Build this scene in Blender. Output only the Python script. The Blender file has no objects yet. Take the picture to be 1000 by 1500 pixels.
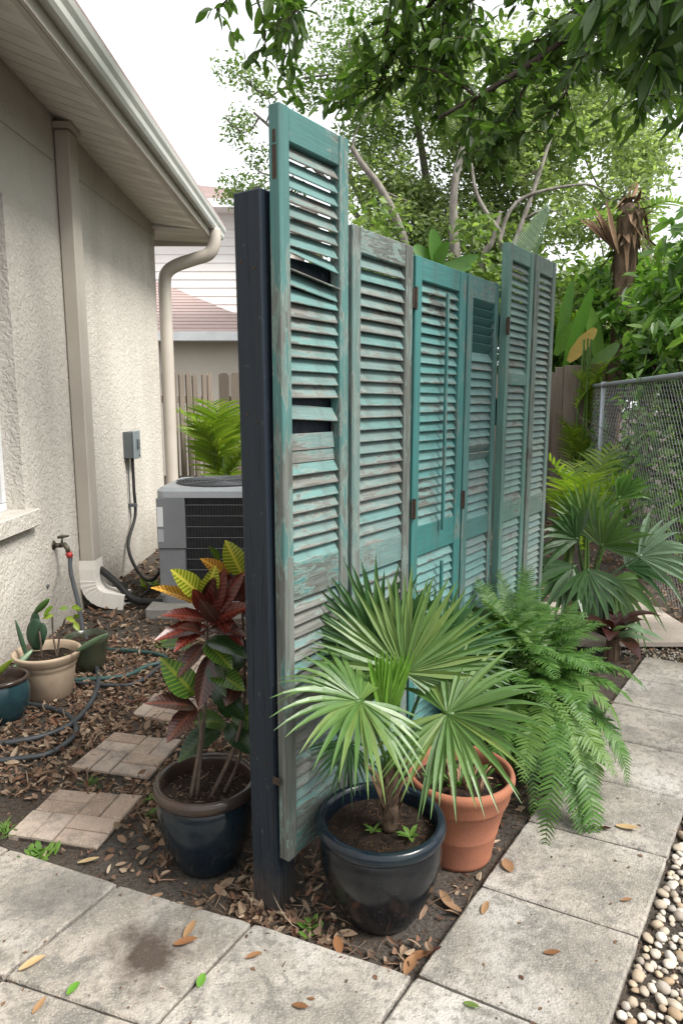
import bpy, math, random
from mathutils import Vector, Matrix, noise
R = math.radians
random.seed(7)
rnd = random.random
def ru(a, b): return a + (b - a) * random.random()
def rg(s): return random.gauss(0, s)

# ------------------------------------------------------------------ camera, sky, sun, exposure
sc = bpy.context.scene
col = sc.collection
EYE = Vector((0, 0, 1.5)); PITCH = math.atan(.16)
cam = bpy.data.cameras.new('camera'); cam.sensor_fit = 'VERTICAL'; cam.sensor_height = 36; cam.sensor_width = 24
cam.lens = 24; cam.clip_end = 500; cam.clip_start = .05
camo = bpy.data.objects.new('camera', cam); col.objects.link(camo)
camo.location = EYE; camo.rotation_euler = (R(90) - PITCH, 0, 0); sc.camera = camo

SUN_EL, SUN_AZ = R(50), R(118)          # azimuth clockwise from +Y
w = bpy.data.worlds.new('World'); sc.world = w; w.use_nodes = True
nt = w.node_tree; nt.nodes.clear()
sky = nt.nodes.new('ShaderNodeTexSky'); sky.sky_type = 'NISHITA'; sky.sun_disc = False
sky.sun_elevation = SUN_EL; sky.sun_rotation = SUN_AZ; sky.dust_density = 6; sky.air_density = 1.0
hs = nt.nodes.new('ShaderNodeHueSaturation'); hs.inputs['Saturation'].default_value = .25
mx = nt.nodes.new('ShaderNodeMixRGB'); mx.inputs[0].default_value = .72; mx.inputs[2].default_value = (8.6, 8.8, 9.0, 1)
bg = nt.nodes.new('ShaderNodeBackground'); bg.inputs[1].default_value = .088
wo = nt.nodes.new('ShaderNodeOutputWorld')
nt.links.new(sky.outputs[0], hs.inputs['Color']); nt.links.new(hs.outputs[0], mx.inputs[1])
nt.links.new(mx.outputs[0], bg.inputs[0]); nt.links.new(bg.outputs[0], wo.inputs[0])
sl = bpy.data.lights.new('sun', 'SUN'); sl.energy = 2.7; sl.angle = R(22); sl.color = (1, .965, .91)
so = bpy.data.objects.new('sun', sl); col.objects.link(so)
sdir = Vector((math.sin(SUN_AZ) * math.cos(SUN_EL), math.cos(SUN_AZ) * math.cos(SUN_EL), math.sin(SUN_EL)))
so.rotation_euler = (-sdir).to_track_quat('-Z', 'Y').to_euler(); so.location = (3, -2, 8)
sc.view_settings.view_transform = 'Standard'; sc.view_settings.look = 'None'
sc.view_settings.exposure = 1.27; sc.view_settings.gamma = 1; sc.view_settings.use_curve_mapping = False
sc.cycles.max_bounces = 7; sc.cycles.diffuse_bounces = 3; sc.cycles.transmission_bounces = 4; sc.cycles.transparent_max_bounces = 4
sc.cycles.caustics_reflective = False; sc.cycles.caustics_refractive = False

# measuring helpers: a point on the ground, or at a given distance, seen at a place in the 1000x1500 photograph
def ray(x, y):
    c, s = math.cos(PITCH), math.sin(PITCH)
    u = (750 - y) / 1000
    return Vector(((x - 500) / 1000, c + u * s, -s + u * c))
def G(x, y, z=0):
    r = ray(x, y); return EYE + r * ((z - EYE.z) / r.z)
def at(x, y, Y):
    r = ray(x, y); return EYE + r * (Y / r.y)
def seen(P):
    v = P - EYE; c, s = math.cos(PITCH), math.sin(PITCH); dd = v.y * c - v.z * s
    if dd < .1: return None
    return (500 + 1000 * v.x / dd, 750 - 1000 * (v.y * s + v.z * c) / dd)
AX = R(55)
DV = Vector((math.cos(AX), math.sin(AX), 0)); NV = Vector((math.sin(AX), -math.cos(AX), 0))
def dn(d_, n_, z=0): return DV * d_ + NV * n_ + Vector((0, 0, z))

# ------------------------------------------------------------------ mesh helpers
class MB:
    def __init__(s): s.v = []; s.f = []
    def quad(s, *p):
        i = len(s.v); s.v += [tuple(q) for q in p]; s.f.append(tuple(range(i, i + len(p))))
    def hexa(s, p):         # 8 corners: bottom 4 ccw, top 4 ccw
        i = len(s.v); s.v += [tuple(q) for q in p]
        for a in ((3, 2, 1, 0), (4, 5, 6, 7), (0, 1, 5, 4), (1, 2, 6, 5), (2, 3, 7, 6), (3, 0, 4, 7)):
            s.f.append(tuple(i + k for k in a))
    def box(s, x0, x1, y0, y1, z0, z1, M=None):
        p = [Vector(q) for q in ((x0, y0, z0), (x1, y0, z0), (x1, y1, z0), (x0, y1, z0), (x0, y0, z1), (x1, y0, z1), (x1, y1, z1), (x0, y1, z1))]
        if M: p = [M @ q for q in p]
        s.hexa(p)
    def bbox(s, x0, x1, y0, y1, z0, z1, b=.003, M=None):  # box with chamfered edges
        pts = []; ix = len(s.v)
        for sx in (0, 1):
            for sy in (0, 1):
                for sz in (0, 1):
                    X = (x0, x1)[sx]; Y = (y0, y1)[sy]; Z = (z0, z1)[sz]
                    dx = b * (1 - 2 * sx); dy = b * (1 - 2 * sy); dz = b * (1 - 2 * sz)
                    pts += [Vector((X, Y + dy, Z + dz)), Vector((X + dx, Y, Z + dz)), Vector((X + dx, Y + dy, Z))]
        if M: pts = [M @ q for q in pts]
        s.v += [tuple(q) for q in pts]
        def k(sx, sy, sz, a): return ix + ((sx * 2 + sy) * 2 + sz) * 3 + a
        for a in (0, 1): # main faces
            fx = [k(a, 0, 0, 0), k(a, 1, 0, 0), k(a, 1, 1, 0), k(a, 0, 1, 0)]
            fy = [k(0, a, 0, 1), k(0, a, 1, 1), k(1, a, 1, 1), k(1, a, 0, 1)]
            fz = [k(0, 0, a, 2), k(1, 0, a, 2), k(1, 1, a, 2), k(0, 1, a, 2)]
            for q in (fx, fy, fz): s.f.append(tuple(q if a else q[::-1]))
        for a in (0, 1):
            for c in (0, 1):
                s.f.append((k(0, a, c, 1), k(1, a, c, 1), k(1, a, c, 2), k(0, a, c, 2)))
                s.f.append((k(a, 0, c, 0), k(a, 1, c, 0), k(a, 1, c, 2), k(a, 0, c, 2)))
                s.f.append((k(a, c, 0, 0), k(a, c, 1, 0), k(a, c, 1, 1), k(a, c, 0, 1)))
        for a in (0, 1):
            for c in (0, 1):
                for e in (0, 1): s.f.append((k(a, c, e, 0), k(a, c, e, 1), k(a, c, e, 2)))
    def tube(s, pts, rad, n=6, cap=True, flat=1.0):
        pts = [Vector(p) for p in pts]; N = len(pts)
        if not hasattr(rad, '__len__'): rad = [rad] * N
        t0 = (pts[1] - pts[0]).normalized()
        up = Vector((0, 0, 1)) if abs(t0.z) < .9 else Vector((0, 1, 0))
        a = t0.cross(up).normalized(); i0 = len(s.v)
        for i in range(N):
            t = (pts[min(i + 1, N - 1)] - pts[max(i - 1, 0)]).normalized()
            a = (a - t * a.dot(t)).normalized(); b = t.cross(a)
            for j in range(n):
                q = 2 * math.pi * j / n
                s.v.append(tuple(pts[i] + (a * math.cos(q) + b * math.sin(q) * flat) * rad[i]))
        for i in range(N - 1):
            for j in range(n):
                k = (j + 1) % n
                s.f.append((i0 + i * n + j, i0 + i * n + k, i0 + (i + 1) * n + k, i0 + (i + 1) * n + j))
        if cap:
            s.f.append(tuple(i0 + j for j in range(n))[::-1]); s.f.append(tuple(i0 + (N - 1) * n + j for j in range(n)))
    def lathe(s, prof, n=40, c=(0, 0, 0), wob=0):
        i0 = len(s.v)
        for (r, z) in prof:
            for j in range(n):
                q = 2 * math.pi * j / n; rr = r * (1 + wob * math.sin(3 * q + z * 9))
                s.v.append((c[0] + rr * math.cos(q), c[1] + rr * math.sin(q), c[2] + z))
        for i in range(len(prof) - 1):
            for j in range(n):
                k = (j + 1) % n
                s.f.append((i0 + i * n + j, i0 + i * n + k, i0 + (i + 1) * n + k, i0 + (i + 1) * n + j))
        return i0
    def disc(s, r, z, n=40, c=(0, 0, 0), down=False):
        i0 = len(s.v)
        for j in range(n):
            q = 2 * math.pi * j / n; s.v.append((c[0] + r * math.cos(q), c[1] + r * math.sin(q), c[2] + z))
        f = tuple(range(i0, i0 + n)); s.f.append(f[::-1] if down else f)
    def prism(s, poly, z0, z1, b=.004):   # polygon slab with chamfered top
        n = len(poly); cx = sum(p[0] for p in poly) / n; cy = sum(p[1] for p in poly) / n
        def ins(p):
            v = Vector((cx - p[0], cy - p[1])); L = v.length; v = v / L * b * 1.3; return (p[0] + v.x, p[1] + v.y)
        i0 = len(s.v)
        s.v += [(p[0], p[1], z0) for p in poly] + [(p[0], p[1], z1 - b) for p in poly] + [(*ins(p), z1) for p in poly]
        for r in (0, 1):
            for j in range(n):
                k = (j + 1) % n; s.f.append((i0 + r * n + j, i0 + r * n + k, i0 + (r + 1) * n + k, i0 + (r + 1) * n + j))
        s.f.append(tuple(i0 + 2 * n + j for j in range(n))); s.f.append(tuple(i0 + j for j in range(n))[::-1])
    def blade(s, base, dr, nrm, L, W, n=4, droop=0., fold=.15, prof=None, curl=0., dp=2):
        # folded blade: centre line and two edges; droop bends it down, curl bends it against its normal
        base = Vector(base); dr = Vector(dr).normalized(); nrm = Vector(nrm)
        side = dr.cross(nrm)
        side = side.normalized() if side.length > 1e-4 else Vector((1, 0, 0))
        nrm = side.cross(dr)
        prof = prof or (lambda t: math.sin(math.pi * min(1, t * .92 + .06)) ** .8)
        i0 = len(s.v)
        for i in range(n + 1):
            t = i / n
            p = base + dr * (L * t) + Vector((0, 0, -1)) * (droop * L * t ** dp) - nrm * (curl * L * t * t)
            hw = W * .5 * prof(t)
            s.v.append(tuple(p - side * hw + nrm * fold * hw)); s.v.append(tuple(p)); s.v.append(tuple(p + side * hw + nrm * fold * hw))
        for i in range(n):
            a = i0 + i * 3
            s.f.append((a, a + 1, a + 4, a + 3)); s.f.append((a + 1, a + 2, a + 5, a + 4))
    def mesh(s, name, mat=None, smooth=False, fixn=False):
        m = bpy.data.meshes.new(name); m.from_pydata(s.v, [], s.f)
        if mat:
            for q in (mat if isinstance(mat, (list, tuple)) else [mat]): m.materials.append(q)
        if smooth: m.polygons.foreach_set('use_smooth', [True] * len(m.polygons))
        m.update(); return m
    def build(s, name, mat, parent=None, smooth=False, M=None):
        return link(name, s.mesh(name, mat, smooth), parent, M)
def link(name, me, parent=None, M=None):
    o = bpy.data.objects.new(name, me); col.objects.link(o)
    if parent: o.parent = parent
    if M is not None: o.matrix_basis = M
    return o
def tag(o, label=None, cat=None, group=None, kind=None):
    if label: o['label'] = label
    if cat: o['category'] = cat
    if group: o['group'] = group
    if kind: o['kind'] = kind
    return o
def thing(name, label, cat, loc=(0, 0, 0), rz=0, group=None):
    o = bpy.data.objects.new(name, None); col.objects.link(o); o.location = loc; o.rotation_euler = (0, 0, rz); o.empty_display_size = .1
    return tag(o, label, cat, group)
def T(x, y, z): return Matrix.Translation((x, y, z))
def frame(side, fwd, up, loc):
    m = Matrix.Identity(4)
    for i in range(3): m[i][0] = side[i]; m[i][1] = fwd[i]; m[i][2] = up[i]; m[i][3] = loc[i]
    return m
def bez(p0, p1, p2, n=10):
    p0, p1, p2 = Vector(p0), Vector(p1), Vector(p2)
    return [p0 * (1 - t) ** 2 + p1 * (2 * t * (1 - t)) + p2 * t * t for t in [i / n for i in range(n + 1)]]
def smoothpath(pts, sub=6):
    pts = [Vector(p) for p in pts]; out = []
    for i in range(len(pts) - 1):
        p0 = pts[max(i - 1, 0)]; p1 = pts[i]; p2 = pts[i + 1]; p3 = pts[min(i + 2, len(pts) - 1)]
        for k in range(sub):
            t = k / sub
            out.append(.5 * ((2 * p1) + (p2 - p0) * t + (2 * p0 - 5 * p1 + 4 * p2 - p3) * t * t + (3 * p1 - p0 - 3 * p2 + p3) * t ** 3))
    out.append(pts[-1]); return out
def inpoly(x, y, poly):
    c = False; j = len(poly) - 1
    for i in range(len(poly)):
        a, b = poly[i], poly[j]
        if (a[1] > y) != (b[1] > y) and x < (b[0] - a[0]) * (y - a[1]) / (b[1] - a[1]) + a[0]: c = not c
        j = i
    return c

# ------------------------------------------------------------------ materials
class NT:
    def __init__(s, name):
        s.m = bpy.data.materials.new(name); s.m.use_nodes = True; s.t = s.m.node_tree
        s.p = s.t.nodes['Principled BSDF']; s.o = s.t.nodes['Material Output']
    def n(s, k, **kw):
        q = s.t.nodes.new('ShaderNode' + k)
        for a, v in kw.items():
            if a.startswith('i_'):
                key = a[2:]; key = int(key) if key.isdigit() else key.replace('_', ' ')
                s.set(q.inputs[key], v)
            else: setattr(q, a, v)
        return q
    def set(s, inp, v):
        if hasattr(v, 'is_linked') or isinstance(v, bpy.types.NodeSocket): s.t.links.new(v, inp)
        elif hasattr(v, '__len__') and len(v) == 3 and inp.type == 'RGBA': inp.default_value = (*v, 1)
        elif inp.type == 'RGBA' and not hasattr(v, '__len__'): inp.default_value = (v, v, v, 1)
        else: inp.default_value = v
    def math(s, op, a, b=0., c=None):
        q = s.n('Math', operation=op); s.set(q.inputs[0], a); s.set(q.inputs[1], b)
        if c is not None: s.set(q.inputs[2], c)
        return q.outputs[0]
    def mix(s, f, a, b, mode='MIX'):
        q = s.n('MixRGB', blend_type=mode); s.set(q.inputs[0], f); s.set(q.inputs[1], a); s.set(q.inputs[2], b); return q.outputs[0]
    def ramp(s, f, stops, interp='LINEAR'):
        q = s.n('ValToRGB'); s.set(q.inputs[0], f); e = q.color_ramp; e.interpolation = interp
        while len(e.elements) < len(stops): e.elements.new(.5)
        for el, (p, c) in zip(e.elements, stops):
            el.position = p; el.color = (*c, 1) if hasattr(c, '__len__') else (c, c, c, 1)
        return q.outputs[0]
    def pos(s): return s.n('NewGeometry').outputs['Position']
    def obj(s): return s.n('TexCoord').outputs['Object']
    def rnd(s): return s.n('ObjectInfo').outputs['Random']
    def isl(s): return s.n('NewGeometry').outputs['Random Per Island']
    def mapv(s, v, scale=(1, 1, 1), rot=(0, 0, 0), loc=(0, 0, 0)):
        q = s.n('Mapping'); s.set(q.inputs['Vector'], v); q.inputs['Scale'].default_value = scale; q.inputs['Rotation'].default_value = rot
        s.set(q.inputs['Location'], loc); return q.outputs[0]
    def noise(s, v, scale, detail=4, rough=.55, dist=0.):
        q = s.n('TexNoise'); s.set(q.inputs['Vector'], v); q.inputs['Scale'].default_value = scale; q.inputs['Detail'].default_value = detail
        q.inputs['Roughness'].default_value = rough; q.inputs['Distortion'].default_value = dist; return q.outputs['Fac']
    def vor(s, v, scale, feat='F1'):
        q = s.n('TexVoronoi', feature=feat); s.set(q.inputs['Vector'], v); q.inputs['Scale'].default_value = scale; return q
    def bump(s, h, strength=.3, dist=.01, nrm=None):
        q = s.n('Bump'); s.set(q.inputs['Height'], h); q.inputs['Strength'].default_value = strength; q.inputs['Distance'].default_value = dist
        if nrm: s.t.links.new(nrm, q.inputs['Normal'])
        return q.outputs[0]
    def fin(s, color=None, rough=None, normal=None, spec=None, metal=None):
        if color is not None: s.set(s.p.inputs['Base Color'], color)
        if rough is not None: s.set(s.p.inputs['Roughness'], rough)
        if normal is not None: s.set(s.p.inputs['Normal'], normal)
        if spec is not None: s.p.inputs['Specular IOR Level'].default_value = spec
        if metal is not None: s.p.inputs['Metallic'].default_value = metal
        return s.m
def simple(name, c1, c2=None, scale=8, rough=.6, bump=0, bscale=60, spec=.4, metal=0, bdist=.004, pw=.5):
    t = NT(name); P = t.pos(); c2 = c2 or tuple(k * .75 for k in c1)
    f = t.noise(P, scale, 5); cc = t.mix(t.ramp(f, [(.35, 0), (.68, 1)]), c1, c2)
    nn = t.bump(t.noise(P, bscale, 4), bump, bdist) if bump else None
    return t.fin(cc, rough, nn, spec, metal)
def leafmat(name, stops, rough=.45, trans=.3, spec=.4, src='isl', vein=0):
    t = NT(name); r = t.isl() if src == 'isl' else t.rnd()
    cc = t.ramp(r, [(i / max(1, len(stops) - 1), c) for i, c in enumerate(stops)])
    nz = t.noise(t.pos(), 25, 3); cc = t.mix(.35, cc, t.mix(nz, (.25, .25, .22), (1.6, 1.6, 1.5)), 'MULTIPLY')
    t.fin(cc, rough, t.bump(t.noise(t.pos(), 90, 2), .15, .003), spec)
    tr = t.n('BsdfTranslucent'); t.set(tr.inputs[0], t.mix(1, cc, (1.35, 1.5, .7), 'MULTIPLY'))
    ms = t.n('MixShader'); ms.inputs[0].default_value = trans
    t.t.links.new(t.p.outputs[0], ms.inputs[1]); t.t.links.new(tr.outputs[0], ms.inputs[2]); t.t.links.new(ms.outputs[0], t.o.inputs[0])
    return t.m
def shuttermat(name, paint, pale, wood, wear, axis, zlo=0., lip=0.):
    # old paint worn through to grey wood; axis: direction of the grain
    paint, pale, wood = [tuple(k * .74 for k in c) for c in (paint, pale, wood)]
    t = NT(name); P = t.mapv(t.pos(), rot=(0, 0, -AX)); r = t.rnd()
    off = t.n('CombineXYZ'); t.set(off.inputs[0], t.math('MULTIPLY', r, 7.)); t.set(off.inputs[2], t.math('MULTIPLY', r, 3.))
    va = t.n('VectorMath', operation='ADD'); t.set(va.inputs[0], P); t.set(va.inputs[1], off.outputs[0]); Q = va.outputs[0]
    gs = {'x': (5, 90, 120), 'z': (120, 90, 4)}[axis]; ms = {'x': (13, 50, 55), 'z': (48, 48, 9)}[axis]
    grain = t.noise(t.mapv(Q, gs), 1, 4, .6); patch = t.noise(t.mapv(Q, ms), 1, 6, .65, .6); big = t.noise(P, 4.5, 4)
    sep = t.n('SeparateXYZ'); t.set(sep.inputs[0], t.pos()); zz = t.math('MULTIPLY', t.math('SUBTRACT', 1.25, sep.outputs[2]), zlo)
    m = t.math('ADD', t.math('ADD', t.math('MULTIPLY', patch, .52), t.math('MULTIPLY', grain, .22)), t.math('MULTIPLY', big, .46))
    m = t.math('ADD', t.math('ADD', m, zz), t.math('MULTIPLY', t.math('SUBTRACT', r, .5), .12))
    if lip:     # front edge of each slat loses its paint first
        so_ = t.n('SeparateXYZ'); t.set(so_.inputs[0], t.obj()); m = t.math('ADD', m, t.ramp(t.math('MULTIPLY', so_.outputs[1], -20.), [(.28, 0), (.52, lip)]))
    e = .68 - wear
    mask = t.ramp(m, [(e, 0), (e + .045, 1)])
    pc = t.mix(t.noise(t.mapv(Q, ms), .5, 4), paint, pale); pc = t.mix(t.math('MULTIPLY', r, .35), pc, pale)
    pc = t.mix(t.ramp(t.noise(t.mapv(Q, gs), 1.6, 5), [(.3, .35), (.55, 0)]), pc, tuple(k * .4 for k in wood))
    wc = t.mix(t.ramp(grain, [(.3, 0), (.7, 1)]), tuple(k * .45 for k in wood), tuple(min(1, k * 1.25) for k in wood))
    wc = t.mix(t.ramp(t.noise(Q, 14, 4), [(.55, 0), (.72, .25)]), wc, (.10, .08, .06))
    edge = t.ramp(m, [(e - .03, 0), (e, .55), (e + .03, 0)])
    cc = t.mix(mask, pc, wc); cc = t.mix(edge, cc, (.25, .25, .22))
    # grime streaks
    cc = t.mix(t.ramp(t.noise(t.mapv(P, (22, 22, 2.5)), 1, 4), [(.5, 0), (.72, .4)]), cc, (.07, .065, .055))
    h = t.math('ADD', t.math('MULTIPLY', mask, -.6), t.math('MULTIPLY', grain, .7))
    return t.fin(cc, t.mix(mask, .55, .9), t.bump(h, .55, .0025), .25)

M = {}
# concrete of the pavers
def pavermat():
    t = NT('paver_concrete'); P = t.pos(); r = t.rnd()
    base = t.mix(r, (.30, .285, .26), (.40, .38, .35))
    base = t.mix(t.ramp(t.noise(P, 1.7, 4), [(.42, 0), (.6, .6)]), base, (.30, .255, .205))
    base = t.mix(t.ramp(t.noise(P, 3.3, 6, .6), [(.44, 0), (.60, .9)]), base, (.185, .17, .145))
    base = t.mix(t.ramp(t.noise(P, 9, 6, .7, .8), [(.50, 0), (.64, .8)]), base, (.125, .118, .105))
    base = t.mix(t.ramp(t.noise(P, 170, 2), [(.55, 0), (.68, .35)]), base, (.48, .46, .42))
    base = t.mix(t.ramp(t.noise(P, 38, 5, .7), [(.5, 0), (.64, .75)]), base, (.14, .132, .12))
    v = t.vor(P, 150); base = t.mix(t.math('MULTIPLY', t.ramp(v.outputs['Distance'], [(.10, .55), (.25, 0)]), t.ramp(t.noise(P, 22, 3), [(.48, 0), (.62, 1)])), base, (.56, .545, .50))
    v2 = t.vor(t.mapv(P, loc=(3, 1, 0)), 60); base = t.mix(t.ramp(v2.outputs['Distance'], [(.08, .7), (.14, 0)]), base, (.09, .08, .07))
    # old stain where a pot stood, and a dark damp smear
    g = G(215, 1400, .03)
    d = t.n('VectorMath', operation='DISTANCE'); t.set(d.inputs[0], P); d.inputs[1].default_value = g
    st = t.math('ADD', d.outputs['Value'], t.math('MULTIPLY', t.math('SUBTRACT', t.noise(P, 11, 6, .65), .5), .30))
    base = t.mix(t.ramp(st, [(.03, .95), (.15, 0)]), base, (.05, .036, .028))
    g2 = G(70, 1322, .03); d2 = t.n('VectorMath', operation='DISTANCE'); t.set(d2.inputs[0], t.mapv(P, (1, 1.5, 1), loc=(0, -g2.y * .5, 0))); d2.inputs[1].default_value = g2
    st2 = t.math('ADD', d2.outputs['Value'], t.math('MULTIPLY', t.math('SUBTRACT', t.noise(P, 8, 6, .65), .5), .34))
    base = t.mix(t.ramp(st2, [(.06, .7), (.22, 0)]), base, (.09, .085, .08))
    h = t.math('ADD', t.noise(P, 160, 3), t.math('MULTIPLY', t.noise(P, 24, 5), .8))
    return t.fin(base, .88, t.bump(h, .8, .006), .25)
M['paver'] = pavermat()
def brickmat():
    t = NT('brick_face'); P = t.pos(); r = t.rnd()
    b = t.ramp(r, [(0, (.30, .22, .17)), (.35, (.36, .28, .22)), (.7, (.33, .27, .23)), (1, (.40, .33, .27))])
    b = t.mix(t.ramp(t.noise(P, 12, 6, .7), [(.45, 0), (.7, .8)]), b, (.14, .12, .10))
    b = t.mix(t.ramp(t.noise(P, 110, 3), [(.55, 0), (.68, .5)]), b, (.48, .44, .39))
    return t.fin(b, .92, t.bump(t.noise(P, 120, 4), .5, .004), .2)
M['brick'] = brickmat()
def soilmat():
    t = NT('soil'); P = t.pos()
    b = t.mix(t.ramp(t.noise(P, 2.2, 5), [(.4, 0), (.62, 1)]), (.085, .077, .068), (.075, .058, .045))
    b = t.mix(t.ramp(t.noise(P, 60, 5, .7), [(.45, 0), (.7, 1)]), b, (.028, .023, .019))
    b = t.mix(t.ramp(t.noise(P, 210, 2), [(.6, 0), (.7, .7)]), b, (.26, .22, .18))
    h = t.math('ADD', t.noise(P, 90, 5, .7), t.math('MULTIPLY', t.noise(P, 14, 4), 1.4))
    return t.fin(b, .95, t.bump(h, 1, .012), .15)
M['soil'] = soilmat()
M['potsoil'] = simple('potting_soil', (.035, .024, .017), (.012, .009, .007), 40, .95, 1, 120, .15, bdist=.01)
def stucco():
    t = NT('stucco'); P = t.pos()
    b = t.mix(t.ramp(t.noise(P, 1.3, 5), [(.4, 0), (.65, 1)]), (.56, .525, .47), (.50, .465, .415))
    sep = t.n('SeparateXYZ'); t.set(sep.inputs[0], P)
    dirt = t.math('MULTIPLY', t.ramp(t.math('ADD', sep.outputs[2], t.math('MULTIPLY', t.noise(P, 5, 5), .5)), [(.3, 1), (.75, 0)]), .55)
    b = t.mix(dirt, b, (.20, .175, .145))
    q = t.mapv(P, (1, 1, .8))
    a = t.noise(q, 34, 3, .5, .8); c = t.noise(q, 95, 4, .6)
    h = t.math('ADD', t.ramp(a, [(.42, 0), (.56, 1)]), t.math('MULTIPLY', c, .45))
    b = t.mix(t.ramp(t.noise(t.mapv(P, (3, 3, .5)), 1, 5, .6), [(.48, 0), (.7, .4)]), b, (.36, .33, .285))
    return t.fin(b, .93, t.bump(h, .5, .009), .2)
M['stucco'] = stucco()
M['trim'] = simple('taupe_trim_paint', (.45, .41, .355), (.41, .37, .32), 4, .5, .1, 60)
M['soffit'] = simple('soffit_vinyl', (.80, .76, .70), (.76, .72, .66), 3, .5)
M['gutter'] = simple('gutter_aluminium', (.56, .56, .52), (.48, .50, .48), 3, .35, .05, 30)
M['fascia'] = simple('fascia_paint', (.48, .44, .385), (.45, .41, .36), 3, .45)
M['whitepaint'] = simple('white_vinyl', (.72, .73, .74), (.62, .63, .64), 5, .4)
M['navy'] = None
def navy():
    t = NT('navy_post_paint'); P = t.pos()
    g = t.noise(t.mapv(P, (90, 90, 3)), 1, 4)
    b = t.mix(g, (.010, .015, .023), (.018, .026, .036))
    b = t.mix(t.ramp(t.noise(P, 45, 3), [(.66, 0), (.72, .35)]), b, (.12, .13, .14))
    crack = t.ramp(t.noise(t.mapv(P, (34, 34, 1.1)), 1, 2, .4, .3), [(.485, 0), (.5, 1), (.515, 0)])
    sp_ = t.n('SeparateXYZ'); t.set(sp_.inputs[0], P)
    b = t.mix(t.math('MULTIPLY', t.ramp(t.math('ADD', sp_.outputs[2], t.math('MULTIPLY', t.noise(P, 30, 5, .7), .25)), [(.14, 1), (.30, 0)]), .6), b, (.075, .06, .048))
    b = t.mix(t.math('MULTIPLY', crack, .7), b, (.006, .007, .009))
    return t.fin(b, .55, t.bump(t.math('SUBTRACT', g, crack), .6, .005), .22)
M['navy'] = navy()
def glazemat(name, c1, c2, rim=None):
    t = NT(name); P = t.pos()
    b = t.mix(t.ramp(t.noise(t.mapv(P, (1, 1, .6)), 9, 5, .6), [(.35, 0), (.7, 1)]), c1, c2)
    b = t.mix(t.ramp(t.noise(P, 150, 2), [(.72, 0), (.76, .4)]), b, (.22, .21, .19))
    return t.fin(b, t.ramp(t.noise(P, 14, 4), [(.3, .10), (.7, .28)]), t.bump(t.noise(P, 18, 3), .12, .01), .38)
M['glaze_blue'] = glazemat('dark_blue_glaze', (.004, .008, .016), (.010, .018, .022))
M['glaze_brown'] = glazemat('brown_glaze_rim', (.045, .030, .022), (.028, .022, .02))
M['glaze_black'] = glazemat('black_blue_glaze', (.004, .006, .009), (.013, .013, .013))
M['glaze_teal'] = glazemat('teal_glaze', (.020, .055, .062), (.012, .025, .035))
M['glaze_green'] = glazemat('dark_green_glaze', (.03, .04, .025), (.05, .05, .03))
M['terra'] = simple('terracotta', (.29, .115, .065), (.215, .088, .055), 7, .8, .25, 130, .2)
M['beigepot'] = simple('beige_plastic_pot', (.42, .33, .24), (.30, .22, .155), 6, .7, .1, 60, .25)
M['acgrey'] = simple('cabinet_grey', (.20, .21, .22), (.175, .185, .195), 5, .45)
M['acdark'] = simple('coil_dark', (.030, .031, .033), (.018, .018, .02), 30, .6)
M['acwire'] = simple('grille_grey', (.10, .105, .11), (.08, .085, .09), 9, .5)
M['actop'] = simple('cabinet_top', (.40, .42, .44), (.35, .37, .39), 5, .4)
M['concrete'] = simple('pad_concrete', (.26, .25, .225), (.18, .17, .155), 8, .9, .4, 90, .2)
M['boxgrey'] = simple('box_steel', (.27, .31, .33), (.23, .27, .29), 6, .4, 0, 60, .5, .3)
M['boxdark'] = simple('box_side', (.10, .11, .115), (.08, .09, .095), 6, .5)  # dark small fittings; on the box body, side shade put into the colour
M['rubber'] = simple('black_rubber', (.012, .012, .013), (.02, .02, .02), 12, .6, .2, 80)
M['hosegrey'] = simple('dark_hose', (.045, .050, .055), (.03, .034, .038), 14, .45, .1, 120)
M['hosegreen'] = simple('green_hose', (.035, .085, .075), (.025, .05, .05), 14, .45, .1, 120)
M['brass'] = simple('weathered_brass', (.10, .085, .06), (.06, .055, .045), 30, .5, .1, 90, .5, .6)
M['redplastic'] = simple('red_connector', (.35, .03, .025), (.25, .03, .025), 10, .4)
M['rust'] = simple('rusty_hinge', (.055, .036, .024), (.03, .024, .02), 50, .85, .5, 120, .3)
def woodmat(name, a, b):
    t = NT(name); P = t.pos(); r = t.rnd()
    g = t.noise(t.mapv(P, (60, 60, 3)), 1, 5, .6)
    cc = t.mix(t.ramp(g, [(.3, 0), (.7, 1)]), a, b); cc = t.mix(t.math('MULTIPLY', r, .5), cc, tuple(k * .6 for k in a))
    return t.fin(cc, .9, t.bump(g, .4, .005), .2)
M['fence'] = woodmat('weathered_picket', (.155, .125, .10), (.24, .20, .165))
M['fencebrown'] = woodmat('brown_board', (.13, .09, .06), (.22, .165, .12))
M['plank'] = woodmat('pale_plank', (.40, .34, .29), (.50, .44, .38))
M['galv'] = simple('galvanised_pipe', (.32, .36, .39), (.25, .285, .31), 14, .45, .05, 60, .5, .4)
M['wire'] = simple('galvanised_wire', (.34, .355, .36), (.24, .25, .255), 20, .5, 0, 60, .5, .4)
def barkmat(name, a, b):
    t = NT(name); P = t.pos(); g = t.noise(t.mapv(P, (14, 14, 4)), 1, 6, .65)
    return t.fin(t.mix(t.ramp(g, [(.35, 0), (.65, 1)]), a, b), .95, t.bump(g, .7, .02), .15)
M['bark'] = barkmat('pale_bark', (.12, .105, .09), (.25, .23, .205))
M['barkdark'] = barkmat('dark_bark', (.035, .028, .022), (.075, .06, .048))
M['palmbark'] = barkmat('palm_fibre', (.06, .04, .028), (.19, .135, .095))
M['deadfrond'] = simple('dead_frond', (.34, .22, .14), (.20, .13, .085), 9, .85, .3, 60, .15)
M['glass'] = None
t = NT('window_glass'); M['glass'] = t.fin((.02, .03, .035), .05, None, .6)
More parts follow.
